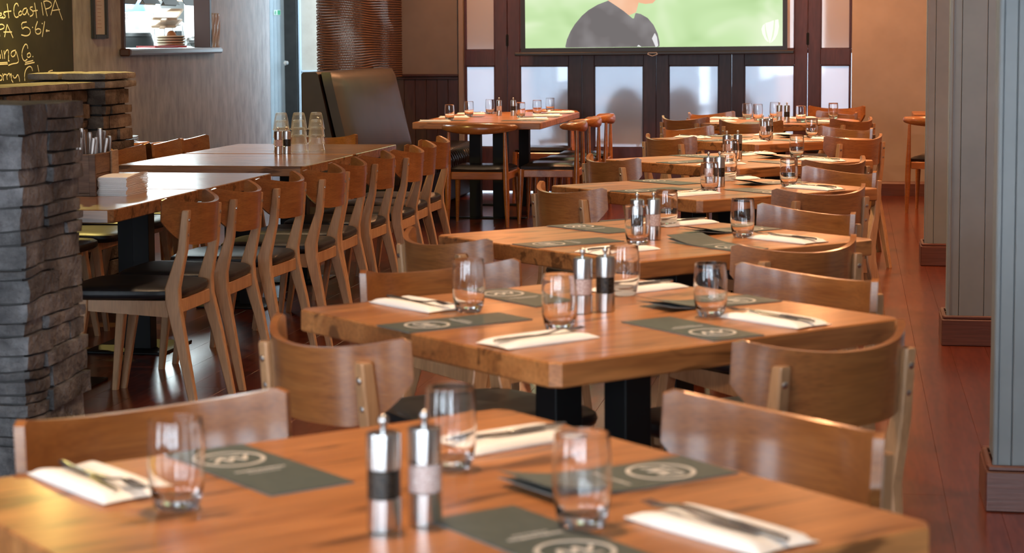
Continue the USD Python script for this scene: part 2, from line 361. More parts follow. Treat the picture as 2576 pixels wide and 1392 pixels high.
wd = tag(UsdGeom.Xform.Define(stage, '/World/trim_2'), kind='structure')     # dark wainscot beside the booth
xs = [-4.049, -3.955, -3.855, -3.755, -3.655, -3.555, -3.459]
for a, b in zip(xs, xs[1:]): obj('panel_board', cbx(a + .001, b - .001, Y_FAR - .018, Y_FAR - .0005, .12, 1.03, .003), W_DADO, wd)
obj('cap_rail', cat([cbx(-4.049, -3.459, Y_FAR - .034, Y_FAR - .0005, 1.030, 1.054, .004), cbx(-4.049, -3.459, Y_FAR - .026, Y_FAR - .0005, 1.008, 1.0295, .003)]), W_DADO, wd)
obj('skirting_board', cbx(-4.049, -3.459, Y_FAR - .024, Y_FAR - .0005, 0, .12, .004), W_SKIRT, wd)

# the folding timber windows with frosted panes
FROST = mat('frosted_glass', {'d': ('diffuse_bsdf', {'color': (.72, .68, .67)}), 't': ('translucent_bsdf', {'color': (.80, .84, .90)}), 'rf': ('refraction_bsdf', {'color': (.90, .93, .96), 'roughness': .27, 'IOR': 1.42}),
    'm0': ('mix_closure', {'fac': .82}), 'm1': ('mix_closure', {'fac': .38}), 'g': ('glossy_bsdf', {'color': (1, 1, 1), 'roughness': .03}), 'f': ('fresnel', {'IOR': 1.5}), 'm2': ('mix_closure', {})},
    [('t.BSDF', 'm0.closure1'), ('rf.BSDF', 'm0.closure2'), ('m0.closure', 'm1.closure1'), ('d.BSDF', 'm1.closure2'), ('f.fac', 'm2.fac'), ('m1.closure', 'm2.closure1'), ('g.BSDF', 'm2.closure2')], 'm2.closure')
leaves = [(-3.413, -3.024, -3.400, -3.137), (-3.024, -2.358, -2.911, -2.476), (-2.358, -1.702, -2.249, -1.813), (-1.702, -1.044, -1.593, -1.156), (-1.044, -.392, -.935, -.504), (-.392, -.019, -.283, -.032)]
for i, (a, b, pa, pb) in enumerate(leaves):
    w = tag(UsdGeom.Xform.Define(stage, '/World/window_%d' % (i + 1)), kind='structure')
    y0_, y1_ = Y_FAR + .02, Y_FAR + .065
    g = .0015
    for s0, s1 in ((a + g, pa), (pb, b - g)): obj('stile', cbx(s0, s1, y0_, y1_, .012, 2.445, .003), W_WIN, w)
    for z0_, z1_ in ((.012, .400), (1.124, 1.263), (2.32, 2.445)): obj('rail', cbx(pa, pb, y0_ + .003, y1_ - .003, z0_, z1_, .003), W_WIN, w)
    for z0_, z1_ in ((.402, 1.122), (1.265, 2.318)):
        obj('pane', bx(pa + .001, pb - .001, y0_ + .018, y0_ + .024, z0_, z1_), FROST, w)
    # glazing beads around the panes
    bd = []
    for z0_, z1_ in ((.400, 1.124), (1.263, 2.32)):
        bd += [bx(pa, pa + .010, y0_ + .006, y0_ + .017, z0_, z1_), bx(pb - .010, pb, y0_ + .006, y0_ + .017, z0_, z1_), bx(pa, pb, y0_ + .006, y0_ + .017, z0_, z0_ + .010), bx(pa, pb, y0_ + .006, y0_ + .017, z1_ - .010, z1_)]
    obj('glazing_bead', cat(bd), W_WIN, w)
    if i in (0, 4):
        obj('hinge', cat([cbx(b - .012, b + .012, y0_ - .004, y0_ - .0005, 1.30, 1.40, .002), tf(lathe([(.005, 1.295), (.005, 1.405)], 10), (b, y0_ - .006, 0))]), BLACK, w)

# outside the windows
struct('pavement_outside', bx(-8, 5, Y_FAR + .17, 32, -.15, -.03), plain('pavement', (.48, .48, .50), .8))
struct('building_opposite', bx(-9, 7, 27, 27.3, -.03, 3.0), mottled('outside_wall', (.42, .45, .50), (.5, .53, .58), 1.0))
struct('porch_roof', bx(-6, 3, Y_FAR + .17, 24.5, 2.6, 2.7), plain('porch_paint', (.42, .26, .19), .8))
bl = thing('outdoor_blind', 'tan canvas blind hanging outside behind the upper window panes', 'blind', (-1.7, 17.75, 2.0))
obj('canvas', bx(-2.6, 2.6, 0, .006, -.74, .59), plain('canvas', (.34, .20, .14), .9), bl)
obj('hem_bar', tf(lathe([(.018, -2.6), (.018, 2.6)], 12), (0, .003, -.76), ry=PI / 2), BLACK, bl)
BLUEBLK = plain('outdoor_dark_blue', (.012, .016, .026), .6)
def outdoor_chair(label, loc, rz, group):
    t = thing('outdoor_chair', label, 'chair', loc, rz, group)
    th = np.linspace(0, PI, 15); arch = [(-.20 * math.cos(a), -.22, .62 + .30 * math.sin(a)) for a in th]
    sh = Polygon([(-.19, .44)] + [(p[0], p[2]) for p in arch] + [(.19, .44)])
    obj('backrest', basis(prism(sh, .02), (1, 0, 0), (0, 0, 1), (0, -1, 0), (0, -.21, 0)), BLUEBLK, t)
    obj('seat', cbx(-.21, .21, -.21, .22, .42, .45, .01), BLACK, t)
    for sx in (-1, 1):
        for sy in (-1, 1): obj('leg', tube([(sx * .18, sy * .18, .43), (sx * .21, sy * .22, -.03)], .014, 8), BLACK, t)
    return t
oc = Kind(outdoor_chair)
for k, (x, y) in enumerate([(-2.58, 17.52), (-2.06, 17.42), (-1.56, 17.56), (-1.06, 17.66)]):
    oc.put('dark round-backed outdoor chair blurred behind the frosted panes, %s from the left' % ('first', 'second', 'third', 'fourth')[k], (x, y, 0), PI + (k - 2) * .06, 'outdoor chairs behind the frosted glass')

# lobby behind the opening in the far left corner
lob = [bx(-6.0, -5.95, Y_FAR + .16, 19.1, 0, Z_C), bx(-4.05, -4.0, Y_FAR + .16, 19.1, 0, Z_C)]
struct('wall_lobby', cat(lob + [bx(-5.95, -4.05, 19.0, 19.1, 0, Z_C)]), LOBBYWALL)
lp = tag(UsdGeom.Xform.Define(stage, '/World/trim_3'), kind='structure')
for k in range(7): obj('panel_board', cbx(-5.945 + k * .0385, -5.945 + (k + 1) * .0385 - .0015, 18.985, 18.9995, 0, 2.6, .003), PALEBLUE, lp)
obj('panel_board', cbx(-5.68 + .005, -5.668, 18.98, 18.9995, 0, 2.6, .003), PALEBLUE, lp)
d1 = tag(UsdGeom.Xform.Define(stage, '/World/door_1'), kind='structure')
obj('door_leaf', cbx(-5.664, -5.532, 18.93, 18.985, .01, 2.2, .004), DARKDOOR, d1)
obj('door_knob', tf(lathe([(.010, 0), (.010, .03), (.024, .036), (.027, .05), (.020, .062), (.004, .066)], 16), (-5.634, 18.93, 1.133), rx=PI / 2), STEEL, d1)
struct('trim_4', cbx(-5.528, -5.503, 18.96, 18.9995, 0, 2.4, .004), PALEBLUE)
ld = tag(UsdGeom.Xform.Define(stage, '/World/trim_5'), kind='structure')
for k in range(12): obj('panel_board', cbx(-5.50 + k * .06, -5.50 + (k + 1) * .06 - .0015, 18.985, 18.9995, 0, 1.02, .003), PALEBLUE, ld)
obj('cap_rail', cat([cbx(-5.50, -4.78, 18.965, 18.9995, 1.038, 1.056, .003), cbx(-5.50, -4.78, 18.975, 18.9995, 1.02, 1.0375, .003)]), PALEBLUE, ld)
ex = thing('exit_sign', 'small green and white exit sign on the pale blue boarding', 'sign', (-5.747, 18.984, 1.640), 0)
obj('plate', cbx(-.037, .037, -.006, 0, -.027, .027, .001), plain('sign_white', (.72, .82, .76), .4), ex)
SG = plain('sign_green', (.08, .45, .25), .4)
obj('pictogram', cat([bx(.004, .033, -.0075, -.0062, -.022, .022), basis(prism(unary_union([Point(-.018, .014).buffer(.0045), LineString([(-.017, .008), (-.02, -.004), (-.012, -.012), (-.016, -.02)]).buffer(.0028), LineString([(-.02, -.004), (-.027, -.014)]).buffer(.0028), LineString([(-.027, .002), (-.017, .006), (-.009, .001)]).buffer(.0024)]), .0012), (1, 0, 0), (0, 0, 1), (0, -1, 0), (0, -.0062, 0))]), SG, ex)

# boarded columns along the aisle on the right
for i, (y, x) in enumerate([(5.656, .411), (8.712, .420), (11.765, .430)]):
    c = tag(UsdGeom.Xform.Define(stage, numbered('/World/column')), 'grey-blue boarded column with timber skirting, %s from the camera' % ('nearest', 'second', 'third')[i], 'column', 'boarded columns beside the aisle')
    w, dpt = .50, .24
    obj('core', bx(x + .012, x + w - .012, y + .012, y + dpt - .012, 0, Z_C - .001), COLUMN, c)
    bs = [0, .047, .155, .263, .371, .453, .5]
    for a, b in zip(bs, bs[1:]):
        obj('board', cbx(x + a + .0009, x + b - .0009, y, y + .0118, .13, Z_C - .001, .0022), COLUMN, c)
        obj('board', cbx(x + a + .0009, x + b - .0009, y + dpt - .0118, y + dpt, .13, Z_C - .001, .0022), COLUMN, c)
    for a, b in ((.0125, .12), (.12, .2275)):
        obj('board', cbx(x, x + .0118, y + a + .0009, y + b - .0009, .13, Z_C - .001, .0022), COLUMN, c)
        obj('board', cbx(x + w - .0118, x + w, y + a + .0009, y + b - .0009, .13, Z_C - .001, .0022), COLUMN, c)
    obj('corner_bead', cat([cbx(x - .006, x + .010, y - .006, y + .010, .13, Z_C - .001, .004), cbx(x + w - .010, x + w + .006, y - .006, y + .010, .13, Z_C - .001, .004)]), COLUMN, c)
    o = .026
    for (a0, a1, b0, b1) in ((x - o, x + w + o, y - o, y - .0005), (x - o, x + w + o, y + dpt + .0005, y + dpt + o), (x - o, x - .0005, y, y + dpt), (x + w + .0005, x + w + o, y, y + dpt)):
        obj('skirting', cat([cbx(a0, a1, b0, b1, 0, .118, .004), cbx(a0 + .006, a1 - .006, b0 + .004, b1 - .004, .1185, .134, .004) if a1 - a0 > .1 else cbx(a0 + .004, a1 - .004, b0, b1, .1185, .134, .004)]), W_SKIRT, c)

# ================================================================ left wall: hatch, board, frame
h = thing('serving_hatch', 'serving hatch opening to the bright kitchen with dark timber frame and metal ledge', 'serving hatch', (X_L, 14.3, 1.29), 0, kind='structure')
def hb(m): return tf(m, (-X_L, -14.3, -1.29))
obj('ledge', hb(cat([cbx(X_L - .13, X_L + .075, HY0 - .03, HY1 + .11, 1.258, 1.304, .012)])), plain('hatch_ledge_metal', (.30, .31, .33), .32, .85), h)
obj('ledge_end', hb(cbx(X_L, X_L + .08, HY0 - .075, HY0 - .031, 1.252, 1.308, .01)), W_JAMB, h)
obj('jamb', hb(cbx(X_L - .125, X_L + .02, HY0 - .03, HY0 + .012, 1.305, 2.35, .003)), W_JAMB, h)
obj('jamb', hb(cbx(X_L - .125, X_L + .012, HY1 - .03, HY1 + .02, 1.305, 2.35, .003)), W_JAMB, h)
obj('head', hb(cbx(X_L - .125, X_L + .02, HY0 - .03, HY1 + .02, 2.351, 2.40, .003)), W_JAMB, h)

b = thing('chalkboard', 'black chalkboard with cream hand-lettered beer list on the left wall', 'chalkboard', (X_L + .001, 11.3, 1.6))
obj('board', tf(bx(X_L + .001, X_L + .011, 9.6, 12.405, .75, 2.7), (-X_L - .001, -11.3, -1.6)), CHALK_B, b)
CH = [('est',[[(11.269,1.52),(11.296,1.526),(11.301,1.536),(11.284,1.539),(11.27,1.531)],[(11.268,1.511),(11.291,1.508),(11.318,1.515)],[(11.356,1.544),(11.329,1.54),(11.324,1.532),(11.35,1.524),(11.354,1.515),(11.327,1.506),(11.306,1.509)],[(11.382,1.597),(11.393,1.554),(11.404,1.508)],[(11.334,1.546),(11.439,1.552)]]),('coast',[[(11.548,1.584),(11.535,1.601),(11.507,1.601),(11.482,1.579),(11.476,1.547),(11.488,1.52),(11.515,1.512),(11.545,1.52)],[(11.579,1.555),(11.555,1.546),(11.544,1.532),(11.563,1.525),(11.591,1.531),(11.597,1.547),(11.579,1.555)],[(11.67,1.574),(11.632,1.571),(11.607,1.553),(11.61,1.535),(11.639,1.53),(11.668,1.546),(11.679,1.574),(11.682,1.546),(11.705,1.53)],[(11.762,1.583),(11.728,1.581),(11.718,1.57),(11.76,1.559),(11.774,1.545),(11.758,1.529),(11.719,1.522)],[(11.793,1.61),(11.809,1.568),(11.821,1.513)],[(11.755,1.555),(11.838,1.562)]]),('ipa',[[(11.901,1.614),(11.925,1.531)],[(11.936,1.62),(11.99,1.527)],[(11.936,1.621),(11.996,1.627),(12.056,1.616),(12.065,1.596),(12.024,1.579),(11.971,1.573)],[(12.124,1.636),(12.046,1.534)],[(12.124,1.636),(12.234,1.504)],[(12.063,1.563),(12.197,1.573)]]),('pa',[[(11.265,1.466),(11.302,1.47),(11.333,1.46),(11.327,1.445),(11.291,1.438),(11.264,1.436)],[(11.262,1.414),(11.265,1.394)],[(11.374,1.468),(11.333,1.39)],[(11.374,1.468),(11.456,1.385)],[(11.321,1.421),(11.44,1.422)]]),('num',[[(11.664,1.486),(11.583,1.48),(11.595,1.438),(11.634,1.454),(11.691,1.45),(11.723,1.431),(11.707,1.406),(11.649,1.396),(11.583,1.404)],[(11.749,1.453),(11.758,1.452)],[(11.834,1.491),(11.803,1.459),(11.791,1.431),(11.809,1.411),(11.853,1.409),(11.884,1.423),(11.875,1.441),(11.836,1.445),(11.798,1.435)],[(11.946,1.492),(11.902,1.392)],[(11.901,1.478),(11.91,1.477)],[(11.974,1.437),(11.959,1.431),(11.972,1.426),(11.988,1.431),(11.974,1.437)],[(11.988,1.431),(12.019,1.431)]]),('ing',[[(11.261,1.286),(11.265,1.257)],[(11.282,1.309),(11.299,1.255)],[(11.318,1.307),(11.326,1.255)],[(11.326,1.282),(11.35,1.307),(11.378,1.313),(11.385,1.285),(11.378,1.241)],[(11.378,1.241),(11.392,1.242)],[(11.488,1.308),(11.432,1.302),(11.415,1.281),(11.439,1.264),(11.481,1.276),(11.49,1.308),(11.518,1.264),(11.531,1.238),(11.506,1.226),(11.441,1.224),(11.376,1.214)],[(11.25,1.232),(11.364,1.233)],[(11.25,1.222),(11.367,1.223)]]),('co',[[(11.673,1.317),(11.665,1.341),(11.636,1.347),(11.597,1.319),(11.578,1.283),(11.588,1.252),(11.62,1.237),(11.659,1.249)],[(11.695,1.29),(11.661,1.283),(11.66,1.263),(11.693,1.26),(11.72,1.274),(11.695,1.29)],[(11.743,1.266),(11.75,1.265)],[(11.629,1.229),(11.747,1.24)],[(11.622,1.217),(11.769,1.228)]]),('stormy',[[(11.244,1.126),(11.266,1.122),(11.282,1.135),(11.272,1.153),(11.246,1.155)],[(11.291,1.167),(11.299,1.121)],[(11.295,1.148),(11.318,1.161),(11.34,1.157)],[(11.345,1.161),(11.354,1.125)],[(11.356,1.151),(11.38,1.166),(11.393,1.16),(11.393,1.128)],[(11.395,1.15),(11.421,1.167),(11.41,1.126),(11.438,1.107)],[(11.438,1.151),(11.452,1.133),(11.484,1.135),(11.511,1.159),(11.53,1.134),(11.536,1.11)],[(11.736,1.174),(11.723,1.198),(11.685,1.205),(11.636,1.187),(11.61,1.152),(11.614,1.112)],[(11.816,1.209),(11.825,1.188),(11.834,1.167)],[(11.982,1.163),(12.023,1.171),(12.054,1.172)]])]
for nm, strokes in CH:
    for s in strokes:
        pts = np.array([(0.0115, yy - 11.3, zz - 1.6) for yy, zz in s])
        if len(pts) > 3:      # round the hand-drawn line
            q = [pts[0]]
            for i in range(len(pts) - 1):
                q += [pts[i] * .75 + pts[i + 1] * .25, pts[i] * .25 + pts[i + 1] * .75]
            pts = np.array(q + [pts[-1]])
        keep = [0] + [i for i in range(1, len(pts)) if np.linalg.norm(pts[i] - pts[i - 1]) > 1e-4]
        pts = pts[keep]
        if len(pts) < 2: continue
        m = tube(pts, .0046, 6); v = m.vertices.copy(); v[:, 0] = .0112 + (v[:, 0] - .0115) * .15; m.vertices = v
        obj('chalk_stroke', m, CHALK, b)

f = thing('picture_frame', 'narrow black frame with a printed notice between chalkboard and hatch', 'picture frame', (X_L + .001, 12.885, 1.7))
for (a0, a1, z0_, z1_) in ((-.135, -.098, -.32, .36), (.098, .135, -.32, .36), (-.098, .098, -.32, -.292), (-.098, .098, .332, .36)):
    obj('frame_bar', cbx(0, .022, a0, a1, z0_, z1_, .003), BLACKFR, f)
sh = obj('sheet', bx(.004, .008, -.0975, .0975, -.2915, .3315), plain('notice_paper', (.55, .50, .50), .6), f)
ink = []
for k in range(22):
    w = R.uniform(.025, .075); z = .30 - k * .026
    ink.append(bx(.0081, .0085, -w, w, z, z + .0035))
obj('print', cat(ink), plain('notice_ink', (.35, .22, .20), .7), f)
bh = thing('brochure_holder', 'clear plastic sheet holder hanging on the wall beside the hatch', 'sheet holder', (X_L + .001, 15.385, 1.44))
g = []
n = 9
ys = np.linspace(-.10, .10, n)
tp = np.array([[(.012 + .006 * math.sin(i * 2.1 + k * .9), yy, z) for i, yy in enumerate(ys)] for k, z in enumerate(np.linspace(-.145, .145, 7))])
bt = tp.copy(); bt[..., 0] -= .003
obj('sleeve', grid_solid(tp, bt), mat('plastic_sleeve', {'t': ('principled_bsdf', {'base_color': (.62, .58, .56), 'roughness': .08, 'specular_ior_level': .8, 'alpha': .75})}, [], 't.BSDF'), bh)
obj('sheet', bx(0, .004, -.095, .095, -.14, .14), plain('brochure_paper', (.50, .44, .41), .5), bh)

# ---------------------------------------------------------------- kitchen seen through the hatch
for m_ in (bx(-7.1, -7.0, 12.9, 21.1, 0, Z_C), bx(-7.0, -6.0, 21.0, 21.1, 0, Z_C), bx(-7.0, -5.33, 12.8, 12.9, 0, Z_C), bx(-6.06, -6.0, Y_FAR + .16, 21.0, 0, Z_C), bx(-6.0, -5.33, Y_FAR, Y_FAR + .16, 0, Z_C)): struct('wall_kitchen', m_, WHITEWALL)
struct('ceiling_kitchen', bx(-7.1, -5.33, 12.8, 21.1, Z_C - .02, Z_C - .005), WHITEWALL)
k = thing('steel_dishwasher', 'large stainless steel dishwasher hood in the kitchen', 'dishwasher', (-6.35, 16.5, 0))
SSTEEL = plain('kitchen_steel', (.62, .66, .66), .45, .55)
obj('body', cbx(-.35, .30, -.62, .62, .35, 1.535, .03), SSTEEL, k)
obj('front_rim', cbx(.29, .325, -.60, .60, .90, .93, .005), SSTEEL, k)
obj('control_panel', cbx(.30, .312, .30, .50, 1.30, 1.45, .003), BLACK, k)
for sx in (-.25, .2):
    for sy in (-.5, .5): obj('leg', tf(lathe([(.025, .0), (.025, .36)], 10), (sx, sy, 0)), SSTEEL, k)
rk = thing('dish_rack', 'white wire dish rack lying on the steel dishwasher', 'dish rack', (-6.25, 16.45, 1.537))
for yy in np.linspace(-.42, .42, 15): obj('wire', tube([(-.1, yy, .075), (-.1, yy, .006), (.12, yy, .006), (.12, yy, .075)], .004, 6, upv=(0, 1, 0)), WHITE, rk)
for zz in (.04, .075): obj('rim_wire', cat([tube([(xx, -.43, zz), (xx, .43, zz)], .005, 6) for xx in (-.1, .12)]), WHITE, rk)
for j, (yy, rr) in enumerate([(16.28, .11), (16.62, .13)]):
    o = thing('mixing_bowl', 'blue and white bowl upside down on the dish rack, %s one' % ('left', 'right')[j], 'bowl', (-6.24, yy, 1.62), 0)
    obj('shell', lathe([(rr, 0), (rr * .98, .02), (rr * .85, .07), (rr * .5, .10), (rr * .3, .105), (rr * .3, .095), (rr * .5, .09), (rr * .8, .06), (rr * .93, 0)], 28, cap=False), plain('bowl_%d' % j, (.10, .22, .42) if j == 0 else (.5, .6, .68), .25), o, 40)
sr = thing('wire_shelving', 'white wire shelving rack at the left of the kitchen', 'shelving', (-6.82, 17.6, 0))
for sx in (-.15, .15):
    for sy in (-.22, .22): obj('post', tf(lathe([(.012, 0), (.012, 2.1)], 8), (sx, sy, 0)), WHITE, sr)
for z in (.9, 1.32, 1.62, 1.92):
    obj('shelf', cat([tube([(-.15 + .06 * q, -.22, z), (-.15 + .06 * q, .22, z)], .004, 6) for q in range(6)] + [tube([(xx, -.22, z - .01), (xx, .22, z - .01)], .006, 6) for xx in (-.15, .15)]), WHITE, sr)
o = thing('spray_bottle', 'blue plastic bottle standing on the kitchen shelving', 'bottle', (-6.78, 17.55, 1.327))
obj('body', lathe([(.035, 0), (.04, .01), (.04, .10), (.018, .13), (.014, .14)], 18), plain('blue_plastic', (.03, .10, .50), .3), o, 35)
obj('cap', lathe([(.016, .1405), (.016, .165), (.010, .17)], 14), WHITE, o)
o = thing('waste_bin', 'dark rounded bin beside the steel dishwasher', 'bin', (-5.98, 15.62, 0))
obj('body', lathe([(.14, 0), (.155, .6), (.17, 1.0), (.165, 1.32), (.14, 1.40)], 24), BLACK, o, 35)
obj('lid', lathe([(.145, 1.4005), (.13, 1.43), (.05, 1.455), (.01, 1.46)], 24), BLACK, o, 35)
ap = thing('hanging_apron', 'white apron hanging on the kitchen wall', 'apron', (-6.99, 18.2, 1.0))
tp = np.array([[(.02 + .012 * math.sin(i * 1.3) * (1 - k / 8), -.2 + .04 * i + .05 * (k / 8) * (5 - i) / 5, k * .1) for i in range(11)] for k in range(9)]); bt = tp.copy(); bt[..., 0] -= .008
obj('cloth', grid_solid(tp, bt), plain('apron_cloth', (.72, .70, .70), .9), ap, True)
obj('hook', tube([(0, .0, .84), (.03, .0, .84), (.035, .0, .87)], .005, 6, upv=(0, 1, 0)), STEEL, ap)
# on the hatch ledge
LZ = 1.305
t = thing('tray', 'red tray lying on the hatch ledge', 'tray', (-5.42, 14.75, LZ + .002))
struct('hatch_bench', cbx(-6.0, X_L - .131, 13.36, 15.6, 1.25, 1.3045, .004), SSTEEL)
obj('base', cbx(-.08, .08, -.36, .36, 0, .008, .003), plain('red_plastic', (.55, .05, .05), .4), t)
obj('rim', cat([cbx(-.08, -.07, -.36, .36, .008, .016, .002), cbx(.07, .08, -.36, .36, .008, .016, .002)]), plain('red_plastic_rim', (.50, .05, .05), .4), t)
ST = plain('stoneware', (.20, .13, .07), .35); STR = plain('stoneware_rim', (.50, .40, .26), .4)
for j in range(4):
    o = thing('stoneware_bowl', 'brown stoneware bowl in the stack on the hatch ledge, %s of four' % ('bottom', 'second', 'third', 'top')[j], 'bowl', (-5.50, 15.16, LZ + j * .021), 0, 'stacked stoneware bowls')
    r = .115
    obj('bowl', lathe([(.06, 0), (.07, .002), (r, .022), (r + .003, .030), (r - .006, .032), (.07, .009), (.01, .008)], 28, cap=False), ST, o, 40)
    obj('rim', lathe([(r + .0035, .028), (r + .004, .034), (r - .004, .035), (r - .005, .0325)], 28, cap=False), STR, o)
o = single('bread_roll', tf(trimesh.creation.icosphere(3, .038), (0, 0, .036)), plain('bread', (.42, .14, .04), .6), 'small red-brown food portion in the top stoneware bowl', 'food', (-5.50, 15.19, LZ + 3 * .021 + .003), 0, smooth=True)
for j, (z, a, yo) in enumerate([(.190, -.10, 0), (.235, -.14, .03)]):
    o = thing('serving_board', 'pale wooden serving board on the kitchen pass, %s one' % ('lower', 'upper')[j], 'serving board', (-5.62, 15.42 + yo, LZ + z + .03 * j), .25)
    obj('board', tf(cbx(-.10, .10, -.30, .30, 0, .022, .006), rx=-a), W_BOXL, o)
    obj('handle', tf(cbx(-.025, .025, -.42, -.301, .004, .018, .005), rx=-a), W_BOXL, o)
o = thing('board_stand', 'small steel stand carrying the serving boards', 'stand', (-5.62, 15.45, LZ))
for sx in (-.08, .08):
    for sy in (-.12, .12): obj('leg', tf(lathe([(.006, 0), (.006, .165 + .012 * (sy > 0) * 2)], 8), (sx, sy, 0)), STEEL, o)
obj('top', tf(cbx(-.09, .09, -.14, .14, .172, .179, .002), rx=.10), STEEL, o)
def crumple(seed, sx, sy, sz):
    m = trimesh.creation.icosphere(3, 1.0); v = m.vertices.copy()
    n = meshkit.fbm(v * 2.3 + seed, 4, seed); v *= (.55 + .9 * n)[:, None]; m.vertices = v * [sx, sy, sz]; m.apply_translation([0, 0, -m.bounds[0, 2]]); return m
single('foil_scraps', crumple(5, .07, .16, .05), plain('foil', (.75, .75, .74), .25, .9), 'crumpled silver foil on the hatch ledge beside the bowls', 'foil', (-5.42, 15.50, LZ + .001))
for j, y in enumerate((14.75, 15.20, 15.70)):
    o = thing('heat_lamp', 'black heat lamp hanging over the hatch, %s' % ('left', 'middle', 'right')[j], 'heat lamp', (-5.60, y, 1.655), 0, 'heat lamps over the serving hatch')
    pr = Polygon([(-.11, 0), (.11, 0), (.05, .10), (-.05, .10)])
    obj('shade', tf(basis(cat([prism(Polygon([(-.11, 0), (-.105, 0), (-.045, .095), (.045, .095), (.105, 0), (.11, 0), (.05, .10), (-.05, .10)]), .36)]), (1, 0, 0), (0, 0, 1), (0, -1, 0), (0, .18, 0))), BLACK, o)
    obj('lamp_tube', tf(lathe([(.012, -.15), (.012, .15)], 10), (0, 0, .05), rx=PI / 2), emit('heat_lamp_glow', (1, .75, .45), 3.0), o)
    obj('hanging_rod', cat([tf(lathe([(.006, .0), (.006, .60)], 8), (0, q, .10)) for q in (-.1, .1)]), BLACK, o)

# ================================================================ stone work
MORTAR_G = plain('grey_mortar', (.05, .047, .047), .95)
def stone_stack(t, x0, x1, y0, y1, z0, z1, mat_, seed, ch=(.045, .095), splits=(1, 3), along='y', jit=.012, joint=.006, maxn=280, part='stone'):
    r = random.Random(seed); z = z0; n = 0
    zs = [z0]
    while zs[-1] < z1 - .05: zs.append(zs[-1] + r.uniform(*ch))
    zs = np.array(zs); zs = z0 + (zs - z0) * (z1 - z0) / (zs[-1] - z0)
    for i in range(len(zs) - 1):
        a, b = (y0, y1) if along == 'y' else (x0, x1)
        k = r.randint(*splits); cuts = sorted(r.uniform(.18, .82) for _ in range(k - 1))
        if k == 3: cuts = [r.uniform(.22, .42), r.uniform(.58, .80)]
        cs = [a] + [a + c * (b - a) for c in cuts] + [b]
        for p, q in zip(cs, cs[1:]):
            e = [r.uniform(-jit, jit) for _ in range(4)]
            g = joint / 2
            # inner ends of a course meet; outer faces stand a little proud or back
            if along == 'y':
                X0, X1 = x0 + e[0], x1 + e[1]; Y0 = p + g if p > a else a + e[2]; Y1 = q - g if q < b else b + e[3]
            else:
                Y0, Y1 = y0 + e[0], y1 + e[1]; X0 = p + g if p > a else a + e[2]; X1 = q - g if q < b else b + e[3]
            m = stone_block(X0, X1, Y0, Y1, zs[i] + g * .6, zs[i + 1] - g * .6, seed * 100 + n)
            obj(part, m, mat_, t, 50); n += 1
fp = thing('stone_pillar', 'grey ledge-stone pillar in the left foreground beside the long tables', 'stone pillar')
px0, px1, py0, py1, pz = -2.70, -2.258, 5.02, 5.44, 1.19
obj('core', bx(px0 + .012, px1 - .014, py0 + .012, py1 - .014, 0, pz - .03), MORTAR_G, fp)
r = random.Random(5)
def warp(m, amp=.010):          # the courses undulate together, so neighbours still fit
    v = m.vertices.copy(); q = np.stack([v[:, 0] * 5.5, v[:, 1] * 7.0, v[:, 2] * 4.5], 1)
    v[:, 2] += (meshkit.noise(q, 3) - .5) * 2 * amp * np.clip(np.minimum(v[:, 2], pz - v[:, 2]) / .06, 0, 1); m.vertices = v; return m
zz = [0.0]
while zz[-1] < pz - .03: zz.append(zz[-1] + r.choice([.028, .040, .048, .060, .070]))
if len(zz) % 2 == 0: zz.append(zz[-1] + .05)
zz = np.array(zz) * pz / zz[-1]; G = .0014
pn = 0
def pst(y0_, y1_, z0_, z1_):
    global pn
    pn += 1
    y0_ += r.uniform(-.006, .005) if y0_ == py0 else 0; y1_ += r.uniform(-.006, .010) if y1_ == py1 else 0
    obj('stone', warp(stone_block(px0, px1 + r.uniform(-.011, .012), y0_ + G, y1_ - G, z0_ + G, z1_ - G, 7000 + pn, .010, .0055)), STONE, fp, 50)
for i in range(0, len(zz) - 2, 2):
    za, zb, zc = zz[i], zz[i + 1], zz[i + 2]
    lay = r.random(); c1, c2 = py0 + (py1 - py0) * r.uniform(.25, .62), py0 + (py1 - py0) * r.uniform(.30, .75)
    if lay < .30:   # a tall stone beside two flat ones
        pst(py0, c1, za, zc); pst(c1, py1, za, zb); pst(c1, py1, zb, zc)
    elif lay < .55:
        pst(py0, c1, za, zb); pst(py0, c1, zb, zc); pst(c1, py1, za, zc)
    else:
        pst(py0, c1, za, zb); pst(c1, py1, za, zb)
        if r.random() < .4:
            c3 = c2 + (py1 - c2) * r.uniform(.45, .7); pst(py0, c2, zb, zc); pst(c2, c3, zb, zc); pst(c3, py1, zb, zc)
        else: pst(py0, c2, zb, zc); pst(c2, py1, zb, zc)
hw = thing('stone_half_wall', 'low dry-stacked stone wall with pale ledge behind the long tables', 'stone wall')
hx0, hx1 = -4.40, -4.125
obj('core', bx(hx0 + .03, hx1 - .03, 8.2, 10.09, 0, 1.10), MORTAR, hw)
r = random.Random(3); zz = [0.0]
while zz[-1] < 1.10 - .03: zz.append(zz[-1] + r.choice([.05, .06, .075, .09, .11]))
zz = np.array(zz) * 1.10 / zz[-1]
for i in range(len(zz) - 1):
    y = 8.2
    while y < 10.08:
        y1 = min(10.095, y + r.uniform(.14, .34)); y1 = 10.095 if y1 > 9.98 else y1
        obj('stone', stone_block(hx0, hx1 + r.uniform(-.022, .020), y + .003, y1 - .003, zz[i] + .003, zz[i + 1] - .003, 300 + int(y * 97) + i * 13, .011), STONE_B, hw, 50); y = y1
y = 8.2
for q in (8.75, 9.25, 9.72, 10.095):
    obj('ledge_slab', stone_block(hx0 - .02, hx1 + .03, y + .002, q - .002, 1.102, 1.140, int(q * 10), .006, .008), STONE_CAP, hw, 50); y = q
sc = thing('stone_column', 'stacked stone column with thick rounded cap at the end of the stone wall', 'stone column')
